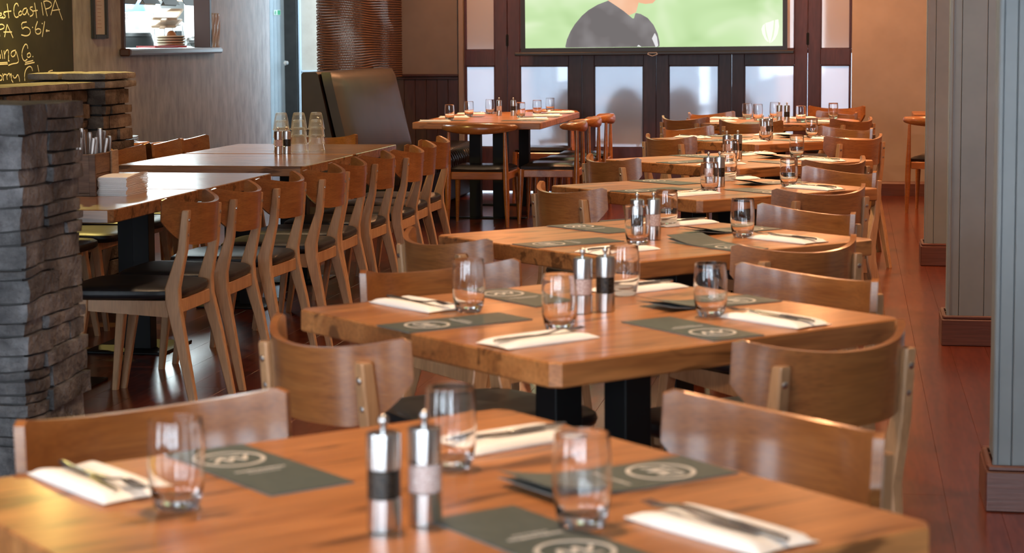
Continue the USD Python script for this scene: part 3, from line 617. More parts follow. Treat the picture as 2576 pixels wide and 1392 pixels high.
cx0, cx1, cy0, cy1 = -4.44, -4.055, 10.115, 10.52
obj('core', bx(cx0 + .03, cx1 - .03, cy0 + .03, cy1 - .03, 0, 1.10), MORTAR, sc)
stone_stack(sc, cx0, cx1, cy0, cy1, 0, 1.098, STONE_B, 21, ch=(.05, .10), splits=(1, 2), along='y', jit=.014)
for a, b_ in ((-4.50, -4.30), (-4.30, -4.03)):
    obj('cap_stone', stone_block(a + .002, b_ - .002, cy0 - .035, cy1 + .04, 1.100, 1.145, int(a * -100), .006, .02), STONE_CAP, sc, 50)
    obj('cap_stone', stone_block(a + .004, b_ - .006, cy0 - .03, cy1 + .035, 1.147, 1.19, int(a * -150), .006, .02), STONE_CAP, sc, 50)

# ================================================================ dining chair
def backrest_mesh():
    Rr, hw_, t = .2915, .232, .016
    amax = math.asin(hw_ / Rr)
    n, m = 31, 9
    out = np.zeros((n, m, 3)); inn = np.zeros((n, m, 3))
    for i, s in enumerate(np.linspace(-1, 1, n)):
        a = s * amax
        for j, q in enumerate(np.linspace(0, 1, m)):
            e = abs(s)
            zb = .614 + .095 * max(0, (e - .42) / .58) ** 2.2
            zt = .764 + .033 * e * e - .011 * max(0, (e - .93) / .07) ** 2
            z = zb + (zt - zb) * (q if 0 < q < 1 else q)
            lean = -.045 * (z - .70)
            for G, rr in ((out, Rr + t / 2), (inn, Rr - t / 2)):
                G[i, j] = (rr * math.sin(a), -.228 + Rr - rr * math.cos(a) + lean * 1.6, z)
    g = grid_solid(out, inn)
    return g
def seat_mesh():
    n = 44; a = np.arange(n) * 2 * PI / n; rings = []
    def outline(k):
        c, s = np.cos(a), np.sin(a); p = .42
        X = np.sign(c) * np.abs(c) ** p; Y = np.sign(s) * np.abs(s) ** p
        yy = .065 + .235 * Y * k; w = .205 + .035 * (Y * .5 + .5)
        return np.stack([X * w * k, yy], 1)
    for k, z in ((.05, .415), (.93, .415), (.985, .425), (1.0, .437), (.985, .449), (.93, .457), (.75, .461), (.4, .459), (.05, .457)):
        rings.append(np.column_stack([outline(k), np.full(n, z)]))
    v = np.concatenate(rings); f = []
    for i in range(len(rings) - 1):
        for j in range(n):
            p, q = i * n + j, i * n + (j + 1) % n
            f += [(p, q, q + n), (p, q + n, p + n)]
    m = len(v); v = np.vstack([v, [[0, .065, .415]], [[0, .065, .457]]])
    for j in range(n): f += [(m, (j + 1) % n, j), (m + 1, (len(rings) - 1) * n + j, (len(rings) - 1) * n + (j + 1) % n)]
    return trimesh.Trimesh(v, np.array(f), process=False)
def loft_rect(secs, b=.004):
    """secs: (centre, half x, half y): a chamfered leg of rectangular section"""
    ms = []
    rings = []
    for c, hx, hy in secs:
        q = b
        rings.append([(c[0] + x, c[1] + y, c[2]) for x, y in ((hx - q, -hy), (hx, -hy + q), (hx, hy - q), (hx - q, hy), (-hx + q, hy), (-hx, hy - q), (-hx, -hy + q), (-hx + q, -hy))])
    v = np.array(rings).reshape(-1, 3); f = []; k = len(rings)
    for i in range(k - 1):
        for j in range(8):
            p, q = i * 8 + j, i * 8 + (j + 1) % 8
            f += [(p, q, q + 8), (p, q + 8, p + 8)]
    m = len(v); v = np.vstack([v, [secs[0][0]], [secs[-1][0]]])
    for j in range(8): f += [(m, (j + 1) % 8, j), (m + 1, (k - 1) * 8 + j, (k - 1) * 8 + (j + 1) % 8)]
    t = trimesh.Trimesh(v, np.array(f), process=False)
    if t.volume < 0: t.invert()
    return t
BACK, SEAT = backrest_mesh(), seat_mesh()
def dining_chair(label, loc, rz, group):
    t = thing('dining_chair', label, 'chair', loc, rz, group)
    obj('seat', SEAT, LEATHER, t, 40)
    obj('backrest', BACK, W_VEN, t, 50)
    for s in (-1, 1):
        obj('rear_leg', loft_rect([((s * .210, -.225, 0), .012, .014), ((s * .199, -.175, .25), .015, .021), ((s * .186, -.140, .40), .0165, .027), ((s * .183, -.138, .46), .0165, .027), ((s * .177, -.1765, .60), .0160, .0170), ((s * .175, -.1915, .741), .015, .014), ((s * .175, -.1925, .746), .013, .012)]), W_LEG, t, 30)
        obj('front_leg', loft_rect([((s * .222, .255, 0), .012, .012), ((s * .196, .205, .37), .019, .019), ((s * .194, .202, .414), .019, .019)]), W_LEG, t, 30)
        obj('side_rail', hull([(s * .184 + dx, -.12, z) for dx in (-.010, .010) for z in (.352, .413)] + [(s * .196 + dx, .184, z) for dx in (-.010, .010) for z in (.372, .413)]), W_LEG, t)
        for z, y in ((.711, -.2065), (.655, -.1995)):
            obj('bolt', tf(lathe([(.0075, 0), (.007, .003), (.003, .005)], 12), (s * .176, y + .0045, z), rx=PI / 2 + .18), STEEL_D, t, 40)
    obj('front_rail', cbx(-.176, .176, .195, .215, .375, .4135, .003), W_LEG, t)
    obj('rear_rail', cbx(-.174, .174, -.156, -.134, .362, .4135, .003), W_LEG, t)
    return t
CHAIR = Kind(dining_chair)
def face(dx, dy): return math.atan2(-dx, dy)       # turn about z that points local +y along (dx, dy)

# ================================================================ square tables
def square_table_kind(top_mat):
    def make(label, loc, rz, group):
        t = thing('square_table', label, 'table', loc, rz, group)
        s = .482; c = .018
        oct_ = Polygon([(-s + c, -s), (s - c, -s), (s, -s + c), (s, s - c), (s - c, s), (-s + c, s), (-s, s - c), (-s, -s + c)])
        m = cat([prism(oct_, .043, .7035)]); lid = hull([(x, y, .7465) for x, y in oct_.exterior.coords] + [(x * .994, y * .994, .75) for x, y in oct_.exterior.coords])
        low = hull([(x, y, .7035) for x, y in oct_.exterior.coords] + [(x * .994, y * .994, .700) for x, y in oct_.exterior.coords])
        obj('tabletop', hull(np.vstack([lid.vertices, low.vertices])), top_mat, t)
        for q in (-1, 1): obj('post', cbx(-.038 + q * .055, .038 + q * .055, -.038 - q * .055, .038 - q * .055, .012, .688, .002), BLACK, t)
        obj('top_plate', cbx(-.20, .20, -.20, .20, .689, .6995, .002), BLACK, t)
        obj('base_plate', cbx(-.185, .185, -.185, .185, 0, .0115, .003), BLACK, t)
        return t
    return Kind(make)
TABLE, TABLEL = square_table_kind(W_TOP), square_table_kind(W_TOPL)
TC = {1: (-.57, 2.46), 2: (-.57, 4.27), 3: (-.61, 5.955), 4: (-.57, 8.0), 5: (-.57, 9.81), 6: (-.555, 11.87)}
TA = {1: 45, 2: 46.5, 3: 47, 4: 45, 5: 48, 6: 46}
ORD = {1: 'nearest', 2: 'second', 3: 'third', 4: 'fourth', 5: 'fifth', 6: 'sixth'}
TN = {1: 'the nearest diagonal table', 2: 'the second diagonal table', 3: 'the third diagonal table', 4: 'the fourth diagonal table', 5: 'the fifth diagonal table', 6: 'the sixth diagonal table'}
for i, (x, y) in TC.items():
    TABLE.put('square wooden table set diagonally, %s from the camera in the right-hand row' % ORD[i], (x, y, 0), math.radians(TA[i]), 'diagonal tables in the right-hand row')

# chairs round them: tips of the curved backrest, left and right as seen
SIDE = {'FL': 'near left side', 'FR': 'near right side', 'BL': 'far left side', 'BR': 'far right side'}
tips = {('FL', 2): ((-1.195, 3.89), (-.847, 3.611)), ('FR', 2): ((-.216, 3.651), (.107, 4.013)), ('BL', 2): ((-1.192, 4.627), (-.84, 4.934)), ('BR', 2): ((-.299, 4.915), (.047, 4.633)),
        ('BL', 1): ((-1.239, 2.688), (-.916, 3.042)), ('BR', 1): ((-.285, 3.099), (.052, 2.806)), ('FL', 3): ((-1.311, 5.791), (-1.019, 5.446)), ('FR', 3): ((-.336, 5.391), (-.004, 5.709)),
        ('BR', 3): ((-.331, 6.727), (-.005, 6.396)), ('FL', 4): ((-1.222, 7.73), (-.921, 7.344)), ('FR', 4): ((-.309, 7.41), (.036, 7.711)), ('BR', 4): ((-.228, 8.736), (.083, 8.378)),
        ('FL', 5): ((-1.287, 9.641), (-.98, 9.185)), ('FR', 5): ((-.256, 9.101), (.047, 9.593)), ('FL', 6): ((-1.207, 11.647), (-.887, 11.291)), ('FR', 6): ((-.184, 11.388), (.163, 11.743)),
        ('BL', 6): ((-1.203, 12.321), (-.872, 12.794)), ('BR', 6): ((-.229, 12.717), (.108, 12.404))}
for (side, ti), (l, r_) in tips.items():
    l, r_ = np.array(l), np.array(r_); c = (l + r_) / 2; d = (r_ - l) / np.linalg.norm(r_ - l)
    n = np.array([-d[1], d[0]]) if side[0] == 'F' else np.array([d[1], -d[0]])
    ideal = {'FL': (.7071, .7071), 'FR': (-.7071, .7071), 'BL': (.7071, -.7071), 'BR': (-.7071, -.7071)}[side]
    n = n * .6 + np.array(ideal) * .4; n /= np.linalg.norm(n)
    c = c + np.array({('FL', 2): (.022, 0.0), ('FR', 2): (-.015, 0), ('BR', 1): (-.020, 0), ('BL', 1): (.012, 0)}.get((side, ti), (0, 0)))
    o = c + n * .110
    CHAIR.put('curved-back oak dining chair at the %s of %s' % (SIDE[side], TN[ti]), (o[0], o[1], 0), face(*n), 'dining chairs at the diagonal tables')

# round table at the back and its chairs
def round_table(label, loc, rz, group):
    t = thing('round_table', label, 'table', loc, rz, group)
    obj('tabletop', lathe([(.64, .700), (.648, .704), (.65, .712), (.65, .742), (.647, .748), (.64, .75)], 56), W_TOP, t, 40)
    for q in (-1, 1): obj('post', cbx(-.038 + q * .07, .038 + q * .07, -.038, .038, .012, .698, .002), BLACK, t)
    obj('base_plate', cbx(-.3, .3, -.3, .3, 0, .0115, .003), BLACK, t)
    return t
RT = (-.60, 14.47)
round_table('round wooden table at the back by the frosted windows', (*RT, 0), 0, None)
for lab, c, n in [('at its near left, back to the camera', (-1.20, 14.21), (.62, .78)), ('near middle, back to the camera', (-.70, 13.64), (.30, .95)), ('at its near right, back to the camera', (-.03, 14.02), (-.80, .60)),
                  ('at its far left, facing the camera', (-1.07, 15.06), (.70, -.71)), ('at its far right, facing the camera', (-.14, 15.18), (-.75, -.66))]:
    n = np.array(n); n /= np.linalg.norm(n); o = np.array(c) + n * .110
    CHAIR.put('curved-back oak chair of the round table, ' + lab, (*o, 0), face(*n), 'dining chairs at the round back table')
CHAIR.put('curved-back oak dining chair standing against the far wall beyond the round table', (-.15, 16.30, 0), face(-.1, -1), 'dining chairs at the round back table')

# long row on the left: four square tables end to end, chairs on both sides
for j, (x, y) in enumerate([(-3.135, 7.145), (-3.125, 8.125), (-3.113, 9.572), (-3.115, 10.575)]):
    TABLEL.put('square wooden table in the long left-hand run, %s from the camera' % ('first', 'second', 'third', 'fourth')[j], (x, y, 0), 0, 'tables of the long left-hand run')
N9 = ('first', 'second', 'third', 'fourth', 'fifth', 'sixth', 'seventh', 'eighth', 'ninth')
for j, (x, y, a) in enumerate([(-2.585, 6.905, 0), (-2.57, 7.395, 1), (-2.555, 7.96, -2), (-2.51, 8.48, 0), (-2.535, 8.98, 1), (-2.53, 9.54, -1), (-2.49, 10.04, 0), (-2.53, 10.54, 0), (-2.56, 11.04, -1)]):
    CHAIR.put('curved-back oak chair on the aisle side of the long left tables, %s from the camera' % N9[j], (x, y, 0), face(-1, 0) + math.radians(a), 'aisle-side chairs of the long left-hand run')
for j, (x, y, a) in enumerate([(-3.72, 7.12, 2), (-3.73, 7.66, -2), (-3.70, 8.22, 0), (-3.72, 8.80, 2), (-3.745, 9.40, 0), (-3.745, 9.97, -1), (-3.745, 10.56, 0), (-3.75, 11.07, 0)]):
    CHAIR.put('curved-back oak chair on the wall side of the long left tables, %s from the camera' % N9[j], (x, y, 0), face(1, 0) + math.radians(a), 'wall-side chairs of the long left-hand run')
CHAIR.put('curved-back oak chair at the far end of the long left tables, facing the camera', (-3.19, 11.27, 0), face(.05, -1), None)

# ================================================================ elbow chairs
def elbow_chair(label, loc, rz, group):
    t = thing('elbow_chair', label, 'chair', loc, rz, group)
    th = np.linspace(-1, 1, 25); path = [(.275 * math.sin(a * 1.12) / math.sin(1.12), -.245 + .15 * (1 - math.cos(a * 1.12)) / (1 - math.cos(1.12)), .715 + .008 * a * a) for a in th]
    rad = [((.016 + .010 * (1 - abs(a) ** 2)) * (.55 if abs(a) > .99 else 1), (.020 + .022 * (1 - abs(a) ** 1.6)) * (.55 if abs(a) > .99 else 1)) for a in th]
    obj('top_rail', tube(path, rad, 14), W_ELB, t, 60)
    def leg(p0, p1, rs): return tube([np.array(p0) * (1 - q) + np.array(p1) * q for q in np.linspace(0, 1, len(rs))], rs, 12, upv=(0, 1, 0))
    for s in (-1, 1):
        obj('rear_leg', leg((s * .222, -.205, 0), (s * .206, -.212, .690), [.012, .016, .020, .0225, .022, .019, .016, .013, .011]), W_ELB, t, 50)
        obj('front_leg', leg((s * .235, .215, 0), (s * .222, .200, .405), [.011, .014, .018, .021, .021]), W_ELB, t, 50)
        obj('side_rail', cbx(s * .222 - .012, s * .222 + .012, -.185, .182, .345, .400, .005), W_ELB, t)
    obj('front_rail', cbx(-.20, .20, .190, .212, .345, .400, .005), W_ELB, t)
    obj('rear_rail', cbx(-.19, .19, -.22, -.198, .345, .400, .005), W_ELB, t)
    n, m = 13, 13; tp = np.zeros((n, m, 3)); bt = np.zeros((n, m, 3))
    for i, u in enumerate(np.linspace(-1, 1, n)):
        for j, v in enumerate(np.linspace(-1, 1, m)):
            w = .205 if v < 0 else .205 + .02 * v
            e = max(abs(u), abs(v)); z = .418 + .028 * (1 - e ** 6) + .006 * u * u
            tp[i, j] = (u * w, .0 + v * .205, z); bt[i, j] = (u * w * .985, v * .200, .4015)
    obj('seat', grid_solid(tp, bt), LEATHER_S, t, 50)
    return t
ELB = Kind(elbow_chair)
ELB.put('elbow chair with its rail towards the camera at the near end of the booth table', (-2.685, 13.98, 0), face(.0, 1), 'elbow chairs at the booth table')
for j, (x, y, a) in enumerate([(-2.215, 14.28, 2), (-2.20, 14.98, -3), (-2.17, 15.62, 2)]):
    ELB.put('elbow chair on the aisle side of the booth table, %s from the camera' % N9[j], (x, y, 0), face(-1, 0) + math.radians(a), 'elbow chairs at the booth table')
ELB.put('elbow chair at the far end of the booth table in front of the windows', (-2.60, 16.38, 0), face(0, -1), 'elbow chairs at the booth table')
ELB.put('elbow chair half hidden by the farthest column at the far right', (.68, 15.42, 0), face(.25, 1), None)
for j, (x, y) in enumerate([(-4.31, 10.86), (-4.31, 11.43)]):
    ELB.put('elbow chair between stone column and hatch wall, only its rail end showing, %s one' % ('near', 'far')[j], (x, y, 0), face(-1, .1), 'elbow chairs below the hatch')
def long_table(label, loc, rz, group, w=.962, l=2.06, name='booth_table'):
    t = thing(name, label, 'table', loc, rz, group)
    obj('tabletop', cbx(-w / 2, w / 2, -l / 2, l / 2, .700, .75, .005), W_TOP, t)
    for yy in ((-l / 2 + .45, l / 2 - .45) if l > 1 else (0.0,)):
        for q in (-1, 1): obj('post', cbx(-.042 + q * .09, .042 + q * .09, yy - .042, yy + .042, .0125, .690, .002), BLACK, t)
        obj('top_plate', cbx(-.25, .25, yy - .1, yy + .1, .6905, .6995, .002), BLACK, t)
        obj('base_bar', cbx(-.30, .30, yy - .045, yy + .045, 0, .012, .002), BLACK, t)
    return t
long_table('long wooden booth table laid for six beside the dark booth seat', (-2.735, 15.03, 0), 0, None)
long_table('narrow wooden side table under the hatch wall behind the stone column', (-4.48, 10.93, 0), 0, None, .50, .66, 'side_table')
long_table('wooden table end showing beside the farthest column', (1.10, 16.05, 0), 0, None, 1.25, .60, 'side_table')
def plates(n, x, y):
    for j in range(n):
        o = thing('dinner_plate', 'dark dinner plate stacked on the side table behind the stone column, %s from the bottom' % N9[j], 'plate', (x, y, .7502 + j * .0105), 0, 'stacked dark plates')
        obj('plate', lathe([(.06, 0), (.07, .001), (.115, .009), (.118, .0105), (.114, .0115), (.07, .004), (.01, .003)], 30, cap=False), plain('plate_%d' % j, (.03, .03, .033) if j % 2 else (.16, .08, .06), .3), o, 40)
        obj('foot_ring', lathe([(.055, -.0), (.062, -.0), (.062, .0015), (.055, .0015)], 30, cap=False), BLACK, o)
plates(4, -4.36, 11.08)

# booth seat
bs = thing('booth_bench', 'tall brown leather booth seat with padded leaning back below the bronze curtain', 'booth seat')
n, m = 21, 13
def cushion(x_top, x_bot, y0, y1, z0, z1, th, puff=.025):
    tp = np.zeros((n, m, 3)); bt = np.zeros((n, m, 3))
    for i, u in enumerate(np.linspace(0, 1, n)):
        for j, v in enumerate(np.linspace(0, 1, m)):
            e = max(abs(2 * u - 1), abs(2 * v - 1)); p = puff * (1 - e ** 5) - .03 * max(0, (e - .85) / .15) ** 2
            x = x_bot + (x_top - x_bot) * v
            ys = (y0 + y1) / 2 + (y1 - y0) / 2 * (2 * u - 1) * (1 - .012 * max(0, (abs(2 * v - 1) - .8) / .2))
            tp[i, j] = (x + p, ys, z0 + (z1 - z0) * v); bt[i, j] = (x - th, ys, z0 + (z1 - z0) * v)
    return grid_solid(tp, bt)
obj('back_cushion', cushion(-3.705, -3.55, 13.62, 15.55, .46, 1.128, .10), LEATHER_B, bs, 50)
obj('back_shell', hull([(x, y, z) for y in (13.58, 15.60) for x, z in ((-3.94, 0), (-3.94, 1.115), (-3.925, 1.13), (-3.83, 1.13), (-3.815, 1.115), (-3.66, .40), (-3.66, 0))]), LEATHER_B, bs)
obj('seat_base', cbx(-3.655, -3.30, 13.60, 16.88, .02, .33, .01), BLACK, bs)
y = 13.60
while y < 16.8:
    y1 = min(y + .085, 16.88)
    prof = [(-3.645 + .37 * (1 - q) / 1, 0) for q in (0, 1)]
    a = np.linspace(0, PI, 9)
    path = [(-3.64, 0, .455), (-3.45, 0, .460), (-3.33, 0, .455), (-3.285, 0, .435), (-3.265, 0, .40), (-3.275, 0, .345)]
    yc = (y + y1) / 2
    ch = tube([(px_, yc, pz_ - .03) for px_, _, pz_ in path], [((y1 - y) / 2 * .98, .040)] * len(path), 10, upv=(0, 1, 0)) if False else tube([(px_, yc, pz_ - .03) for px_, _, pz_ in path], [(.040, (y1 - y) / 2 * .98)] * len(path), 10, upv=(0, 1, 0))
    obj('seat_channel', ch, LEATHER_S, bs, 60); y = y1

# bronze coil curtain over the booth
cv = UsdGeom.BasisCurves.Define(stage, '/World/coil_curtain')
pts, cnt = [], []
zz = 1.03; k = 0
while zz < 2.95:
    Yp = np.arange(14.13, 16.90, .0095)
    ph = k * PI
    wob = .006 * np.sin(Yp * 3.1 + k * .21)
    P = np.stack([-3.985 + .013 * np.sin(Yp / .0095 * PI / 2 + ph) + .02 * np.sin(Yp * 5.0), Yp, zz + .0075 * np.cos(Yp / .0095 * PI / 2 + ph) + wob], 1)
    pts.append(P); cnt.append(len(P)); zz += .0205; k += 1
cv.CreateTypeAttr('linear'); cv.CreatePointsAttr(Vt.Vec3fArray.FromNumpy(np.concatenate(pts).astype(np.float32))); cv.CreateCurveVertexCountsAttr(Vt.IntArray(cnt))
cv.CreateWidthsAttr(Vt.FloatArray([.0076])); cv.SetWidthsInterpolation('constant')
UsdShade.MaterialBindingAPI.Apply(cv.GetPrim()).Bind(BRONZE)
tag(cv, 'woven bronze metal coil curtain hanging behind the booth seat', 'curtain', kind='stuff')
o = thing('curtain_rail', 'bronze rail carrying the coil curtain at the ceiling', 'curtain rail', (-3.985, 15.52, 2.96))
obj('rail', cbx(-.02, .02, -1.40, 1.40, 0, .035, .004), BRONZE, o)
for yy in (-1.3, 0, 1.3): obj('bracket', cbx(-.012, .012, yy - .02, yy + .02, .0355, .0398, .001), BLACK, o)

# ================================================================ projector screen
SY = 16.62
s = thing('projector_screen', 'pull-down projector screen showing a green sports picture in front of the windows', 'projector screen', (-1.70, SY, 1.25), 0)
rot = -math.radians(.30)
def sp_(m): return tf(m, (1.70 * 0, 0, 0), ry=rot)
def scr(poly, depth, y): return sp_(basis(prism(poly, depth), (1, 0, 0), (0, 0, 1), (0, -1, 0), (0, y, 0)))
IMG = mat('projected_grass', {'tc': ('texture_coordinate', {}), 'mp': ('mapping', {'scale': (1.6, 1.0, 2.6)}), 'n': ('noise_texture', {'scale': 1.0, 'detail': 2.0, 'distortion': .6}),
    'r': ('rgb_ramp', {'ramp': [(.3, (.42, .60, .29)), (.5, (.52, .70, .38)), (.7, (.70, .80, .56))]}), 'e': ('emission', {'strength': .92})},
    [('tc.object', 'mp.vector'), ('mp.vector', 'n.vector'), ('n.fac', 'r.fac'), ('r.color', 'e.color')], 'e.emission')
obj('image', scr(sbox(-1.105, .036, 1.105, 1.28), .001, .0), IMG, s)
obj('fabric', sp_(bx(-1.145, 1.145, .001, .004, -.0, 1.60)), CAST, s)
for a0, a1, z0_, z1_ in ((-1.145, -1.1055, 0, 1.6), (1.1055, 1.145, 0, 1.6), (-1.1055, 1.1055, 0, .0355), (-1.1055, 1.1055, 1.2805, 1.6)):
    obj('border', sp_(bx(a0, a1, -.0012, .0008, z0_, z1_)), CAST, s)
obj('weight_bar', sp_(cbx(-1.20, 1.20, -.012, .016, -.030, -.0015, .006)), CAST, s)
hd = LineString([(-.036, -.012), (-.040, -.024), (0, -.040), (.042, -.024), (.036, -.012), (-.036, -.012)]).buffer(.0028)
obj('pull_handle', scr(hd, .006, -.0125), plain('handle_grey', (.35, .33, .32), .4), s)
def rel(pts): return [(x + 1.70, z - 1.25) for x, z in pts]
sm = lambda p, r_: Polygon(p).buffer(r_).buffer(-2 * r_).buffer(r_)
def shade_mat(name, c1, c2, scale, strength=1.0):
    return mat(name, {'tc': ('texture_coordinate', {}), 'n': ('noise_texture', {'scale': scale, 'detail': 2.5}), 'r': ('rgb_ramp', {'ramp': [(.42, c1), (.68, c2)]}), 'e': ('emission', {'strength': strength})},
               [('tc.object', 'n.vector'), ('n.fac', 'r.fac'), ('r.color', 'e.color')], 'e.emission')
JER = shade_mat('projected_jersey', (.15, .135, .135), (.31, .295, .30), 2.4, .95)
SKIN = shade_mat('projected_skin', (.80, .44, .27), (.85, .55, .38), 3.0, .9)
neck = rel([(-2.08, 1.685), (-1.977, 1.616), (-1.90, 1.56), (-1.84, 1.585), (-1.825, 1.64), (-1.815, 1.68), (-1.79, 1.73), (-1.70, 1.735), (-1.665, 1.80), (-1.70, 2.05), (-2.05, 2.1), (-2.10, 1.80)])
obj('player_neck', scr(sm(neck, .012), .0006, -.0012), SKIN, s)
chin = rel([(-1.82, 1.668), (-1.76, 1.655), (-1.697, 1.661), (-1.66, 1.70), (-1.64, 1.80), (-1.80, 1.80)])
obj('player_chin', scr(sm(chin, .012), .0005, -.0020), SKIN, s)
jersey = rel([(-2.457, 1.289), (-2.44, 1.36), (-2.408, 1.43), (-2.37, 1.49), (-2.31, 1.56), (-2.25, 1.61), (-2.17, 1.655), (-2.08, 1.688), (-2.03, 1.655), (-1.95, 1.60), (-1.86, 1.525), (-1.845, 1.58), (-1.80, 1.57), (-1.74, 1.535), (-1.69, 1.475), (-1.655, 1.40), (-1.64, 1.33), (-1.640, 1.289)])
obj('player_jersey', scr(sm(jersey, .01), .0006, -.0028), JER, s)
HI = emit('projected_highlight', (.75, .74, .76), .85)
obj('jersey_highlight', scr(unary_union([Polygon(rel([(-1.70, 1.36), (-1.68, 1.40), (-1.665, 1.37), (-1.655, 1.30), (-1.67, 1.29)])).buffer(.004), Polygon(rel([(-1.83, 1.295), (-1.82, 1.305), (-1.80, 1.292)])).buffer(.002)]), .0004, -.0036), HI, s)
LOGO = emit('projected_logo', (.84, .92, .74), 1.0)
def blade(pts): return Polygon(rel(pts)).buffer(.003)
lg = [blade([(-.738, 1.478), (-.700, 1.488), (-.672, 1.499), (-.678, 1.43), (-.690, 1.36), (-.702, 1.312), (-.716, 1.36), (-.732, 1.43)]),
      blade([(-.760, 1.458), (-.748, 1.470), (-.746, 1.42), (-.738, 1.37), (-.716, 1.322), (-.740, 1.345), (-.762, 1.39), (-.770, 1.43)]),
      blade([(-.655, 1.503), (-.634, 1.508), (-.628, 1.45), (-.640, 1.39), (-.662, 1.345), (-.690, 1.318), (-.668, 1.37), (-.658, 1.43)])]
obj('broadcast_logo', scr(unary_union(lg), .0006, -.0012), LOGO, s)
o = thing('screen_housing', 'dark roller housing of the projector screen at the ceiling', 'screen housing', (-1.70, SY, 2.85))
obj('case', cbx(-1.25, 1.25, -.06, .06, 0, .12, .01), CAST, o)
for xx in (-1.1, 1.1): obj('bracket', cbx(xx - .02, xx + .02, -.03, .03, .1205, .148, .002), BLACK, o)

# ================================================================ table things
TZ = .7503
def tumbler(label, loc, rz, group):
    t = thing('tumbler', label, 'glass', loc, rz, group)
    o = [(.018, 0), (.0255, .0008), (.0285, .004), (.0325, .014), (.0360, .034), (.0373, .058), (.0369, .085), (.0354, .108), (.0346, .1185), (.0341, .1195)]
    i = [(.0335, .1185), (.0342, .108), (.0356, .085), (.0360, .060), (.0346, .038), (.0310, .0235), (.026, .0175), (.013, .0145), (.001, .0140)]
    obj('bowl', lathe(o + i, 40), GLASS, t, 40)
    return t
TUMB = Kind(tumbler)
def mill_kind(fill, nm):
    def make(label, loc, rz, group):
        t = thing(nm, label, 'mill', loc, rz, group)
        obj('base', lathe([(.0205, 0), (.0215, .001), (.0215, .041), (.0205, .042)], 32), STEEL, t, 40)
        obj('window', lathe([(.0200, .0422), (.0210, .0430), (.0210, .0770), (.0200, .0778)], 32), fill, t, 40)
        obj('head', lathe([(.0205, .0780), (.0215, .079), (.0215, .121), (.0205, .1235), (.016, .125)], 32), STEEL, t, 40)
        obj('knob', lathe([(.0035, .1252), (.0035, .132), (.0055, .134), (.0068, .139), (.006, .143), (.003, .1455), (.0005, .146)], 20), STEEL, t, 50)
        return t
    return Kind(make)
PEP, SALTM = mill_kind(PEPPER, 'pepper_mill'), mill_kind(SALT, 'salt_mill')
# folded menu card: 0.13 x 0.32; local +y points away from the sitter (towards the middle of the table)
def menu_card_kind(curl, printed=True):
    def make(label, loc, rz, group):
        t = thing('menu_card', label, 'menu', loc, rz, group)
        n, m = 5, 17
        def leaf(z0_, th, cc):
            tp = np.array([[(-.066 + .132 * i / 4, -.16 + .32 * j / 16, z0_ + th + cc * (max(0, j - 8) / 8) ** 2.0 * (1 if True else 0)) for j in range(m)] for i in range(n)])
            bt = tp.copy(); bt[..., 2] -= th; return grid_solid(tp, bt)
        obj('back_leaf', leaf(0, .0009, curl * .55), MENU_E, t)
        obj('front_leaf', leaf(.0015, .0009, curl), MENU, t)
        ys = lambda y: .0025 + curl * (max(0, (y + .16) / .02 - 8) / 8) ** 2.0
        ring = Point(0, -.072).buffer(.050, 24).difference(Point(0, -.072).buffer(.0435, 24))
        em = unary_union([ring, LineString([(-.030, -.085), (-.015, -.058), (-.006, -.080), (.008, -.058), (.012, -.084), (.030, -.062)]).buffer(.0034), LineString([(-.024, -.093), (.024, -.093)]).buffer(.0022)])
        obj('emblem', prism(em, .0004, .00245), PRINT, t)
        r = random.Random(4); wd = []
        for row, (yy, w, hh) in enumerate([(.012, .040, .0075), (.026, .026, .004)]):
            x_ = -w
            while x_ < w:
                dx = r.uniform(.003, .007); wd.append(bx(x_, min(x_ + dx, w), yy - hh / 2 * r.uniform(.6, 1), yy + hh / 2, .00245, .0028)); x_ += dx + .0022
        obj('lettering', cat(wd), PRINT, t)
        return t
    return Kind(make)
MENUF, MENUC = menu_card_kind(.0), menu_card_kind(.020)
def napkin(label, loc, rz, group):
    t = thing('paper_napkin', label, 'napkin', loc, rz, group)
    n, m = 15, 15
    tp = np.zeros((n, m, 3)); bt = np.zeros((n, m, 3))
    for i, u in enumerate(np.linspace(-1, 1, n)):
        for j, v in enumerate(np.linspace(-1, 1, m)):
            x_ = u * .052; y_ = v * .115 + .006 * u * u * np.sign(v)
            e = max(abs(u) ** 6, abs(v) ** 8)
            z = .0135 * (1 - .9 * e) * (.62 + .38 * math.sin(min(1, abs(u) * 1.25) * PI / 2)) + .003 * abs(u) * (1 - v * v)
            if abs(u) < .35: z = min(z, .0080)
            tp[i, j] = (x_, y_, max(.003, z)); bt[i, j] = (x_ * .985, y_ * .985, .0002 + .0012 * abs(v) ** 3)
    obj('folds', grid_solid(tp, bt), PAPER, t, 60)
    return t
NAP = Kind(napkin)
def fork(label, loc, rz, group):
    t = thing('fork', label, 'fork', loc, rz, group)
    obj('handle', tube([(0, -.10, .0025), (0, -.05, .0022), (0, 0, .004), (0, .03, .009), (0, .045, .010)], [(.0065, .0014), (.006, .0016), (.0030, .0019), (.0028, .002), (.0050, .0016)], 10), CUTLERY, t, 50)
    pr = [tube([(q * .0052 * .6, .040, .010), (q * .0055, .055, .0085), (q * .0055, .075, .006), (q * .0050, .098, .0085)], [(.0026, .0013), (.0022, .0012), (.0018, .0011), (.0009, .0008)], 6) for q in (-1.5, -.5, .5, 1.5)]
    obj('tines', cat(pr), CUTLERY, t)
    return t
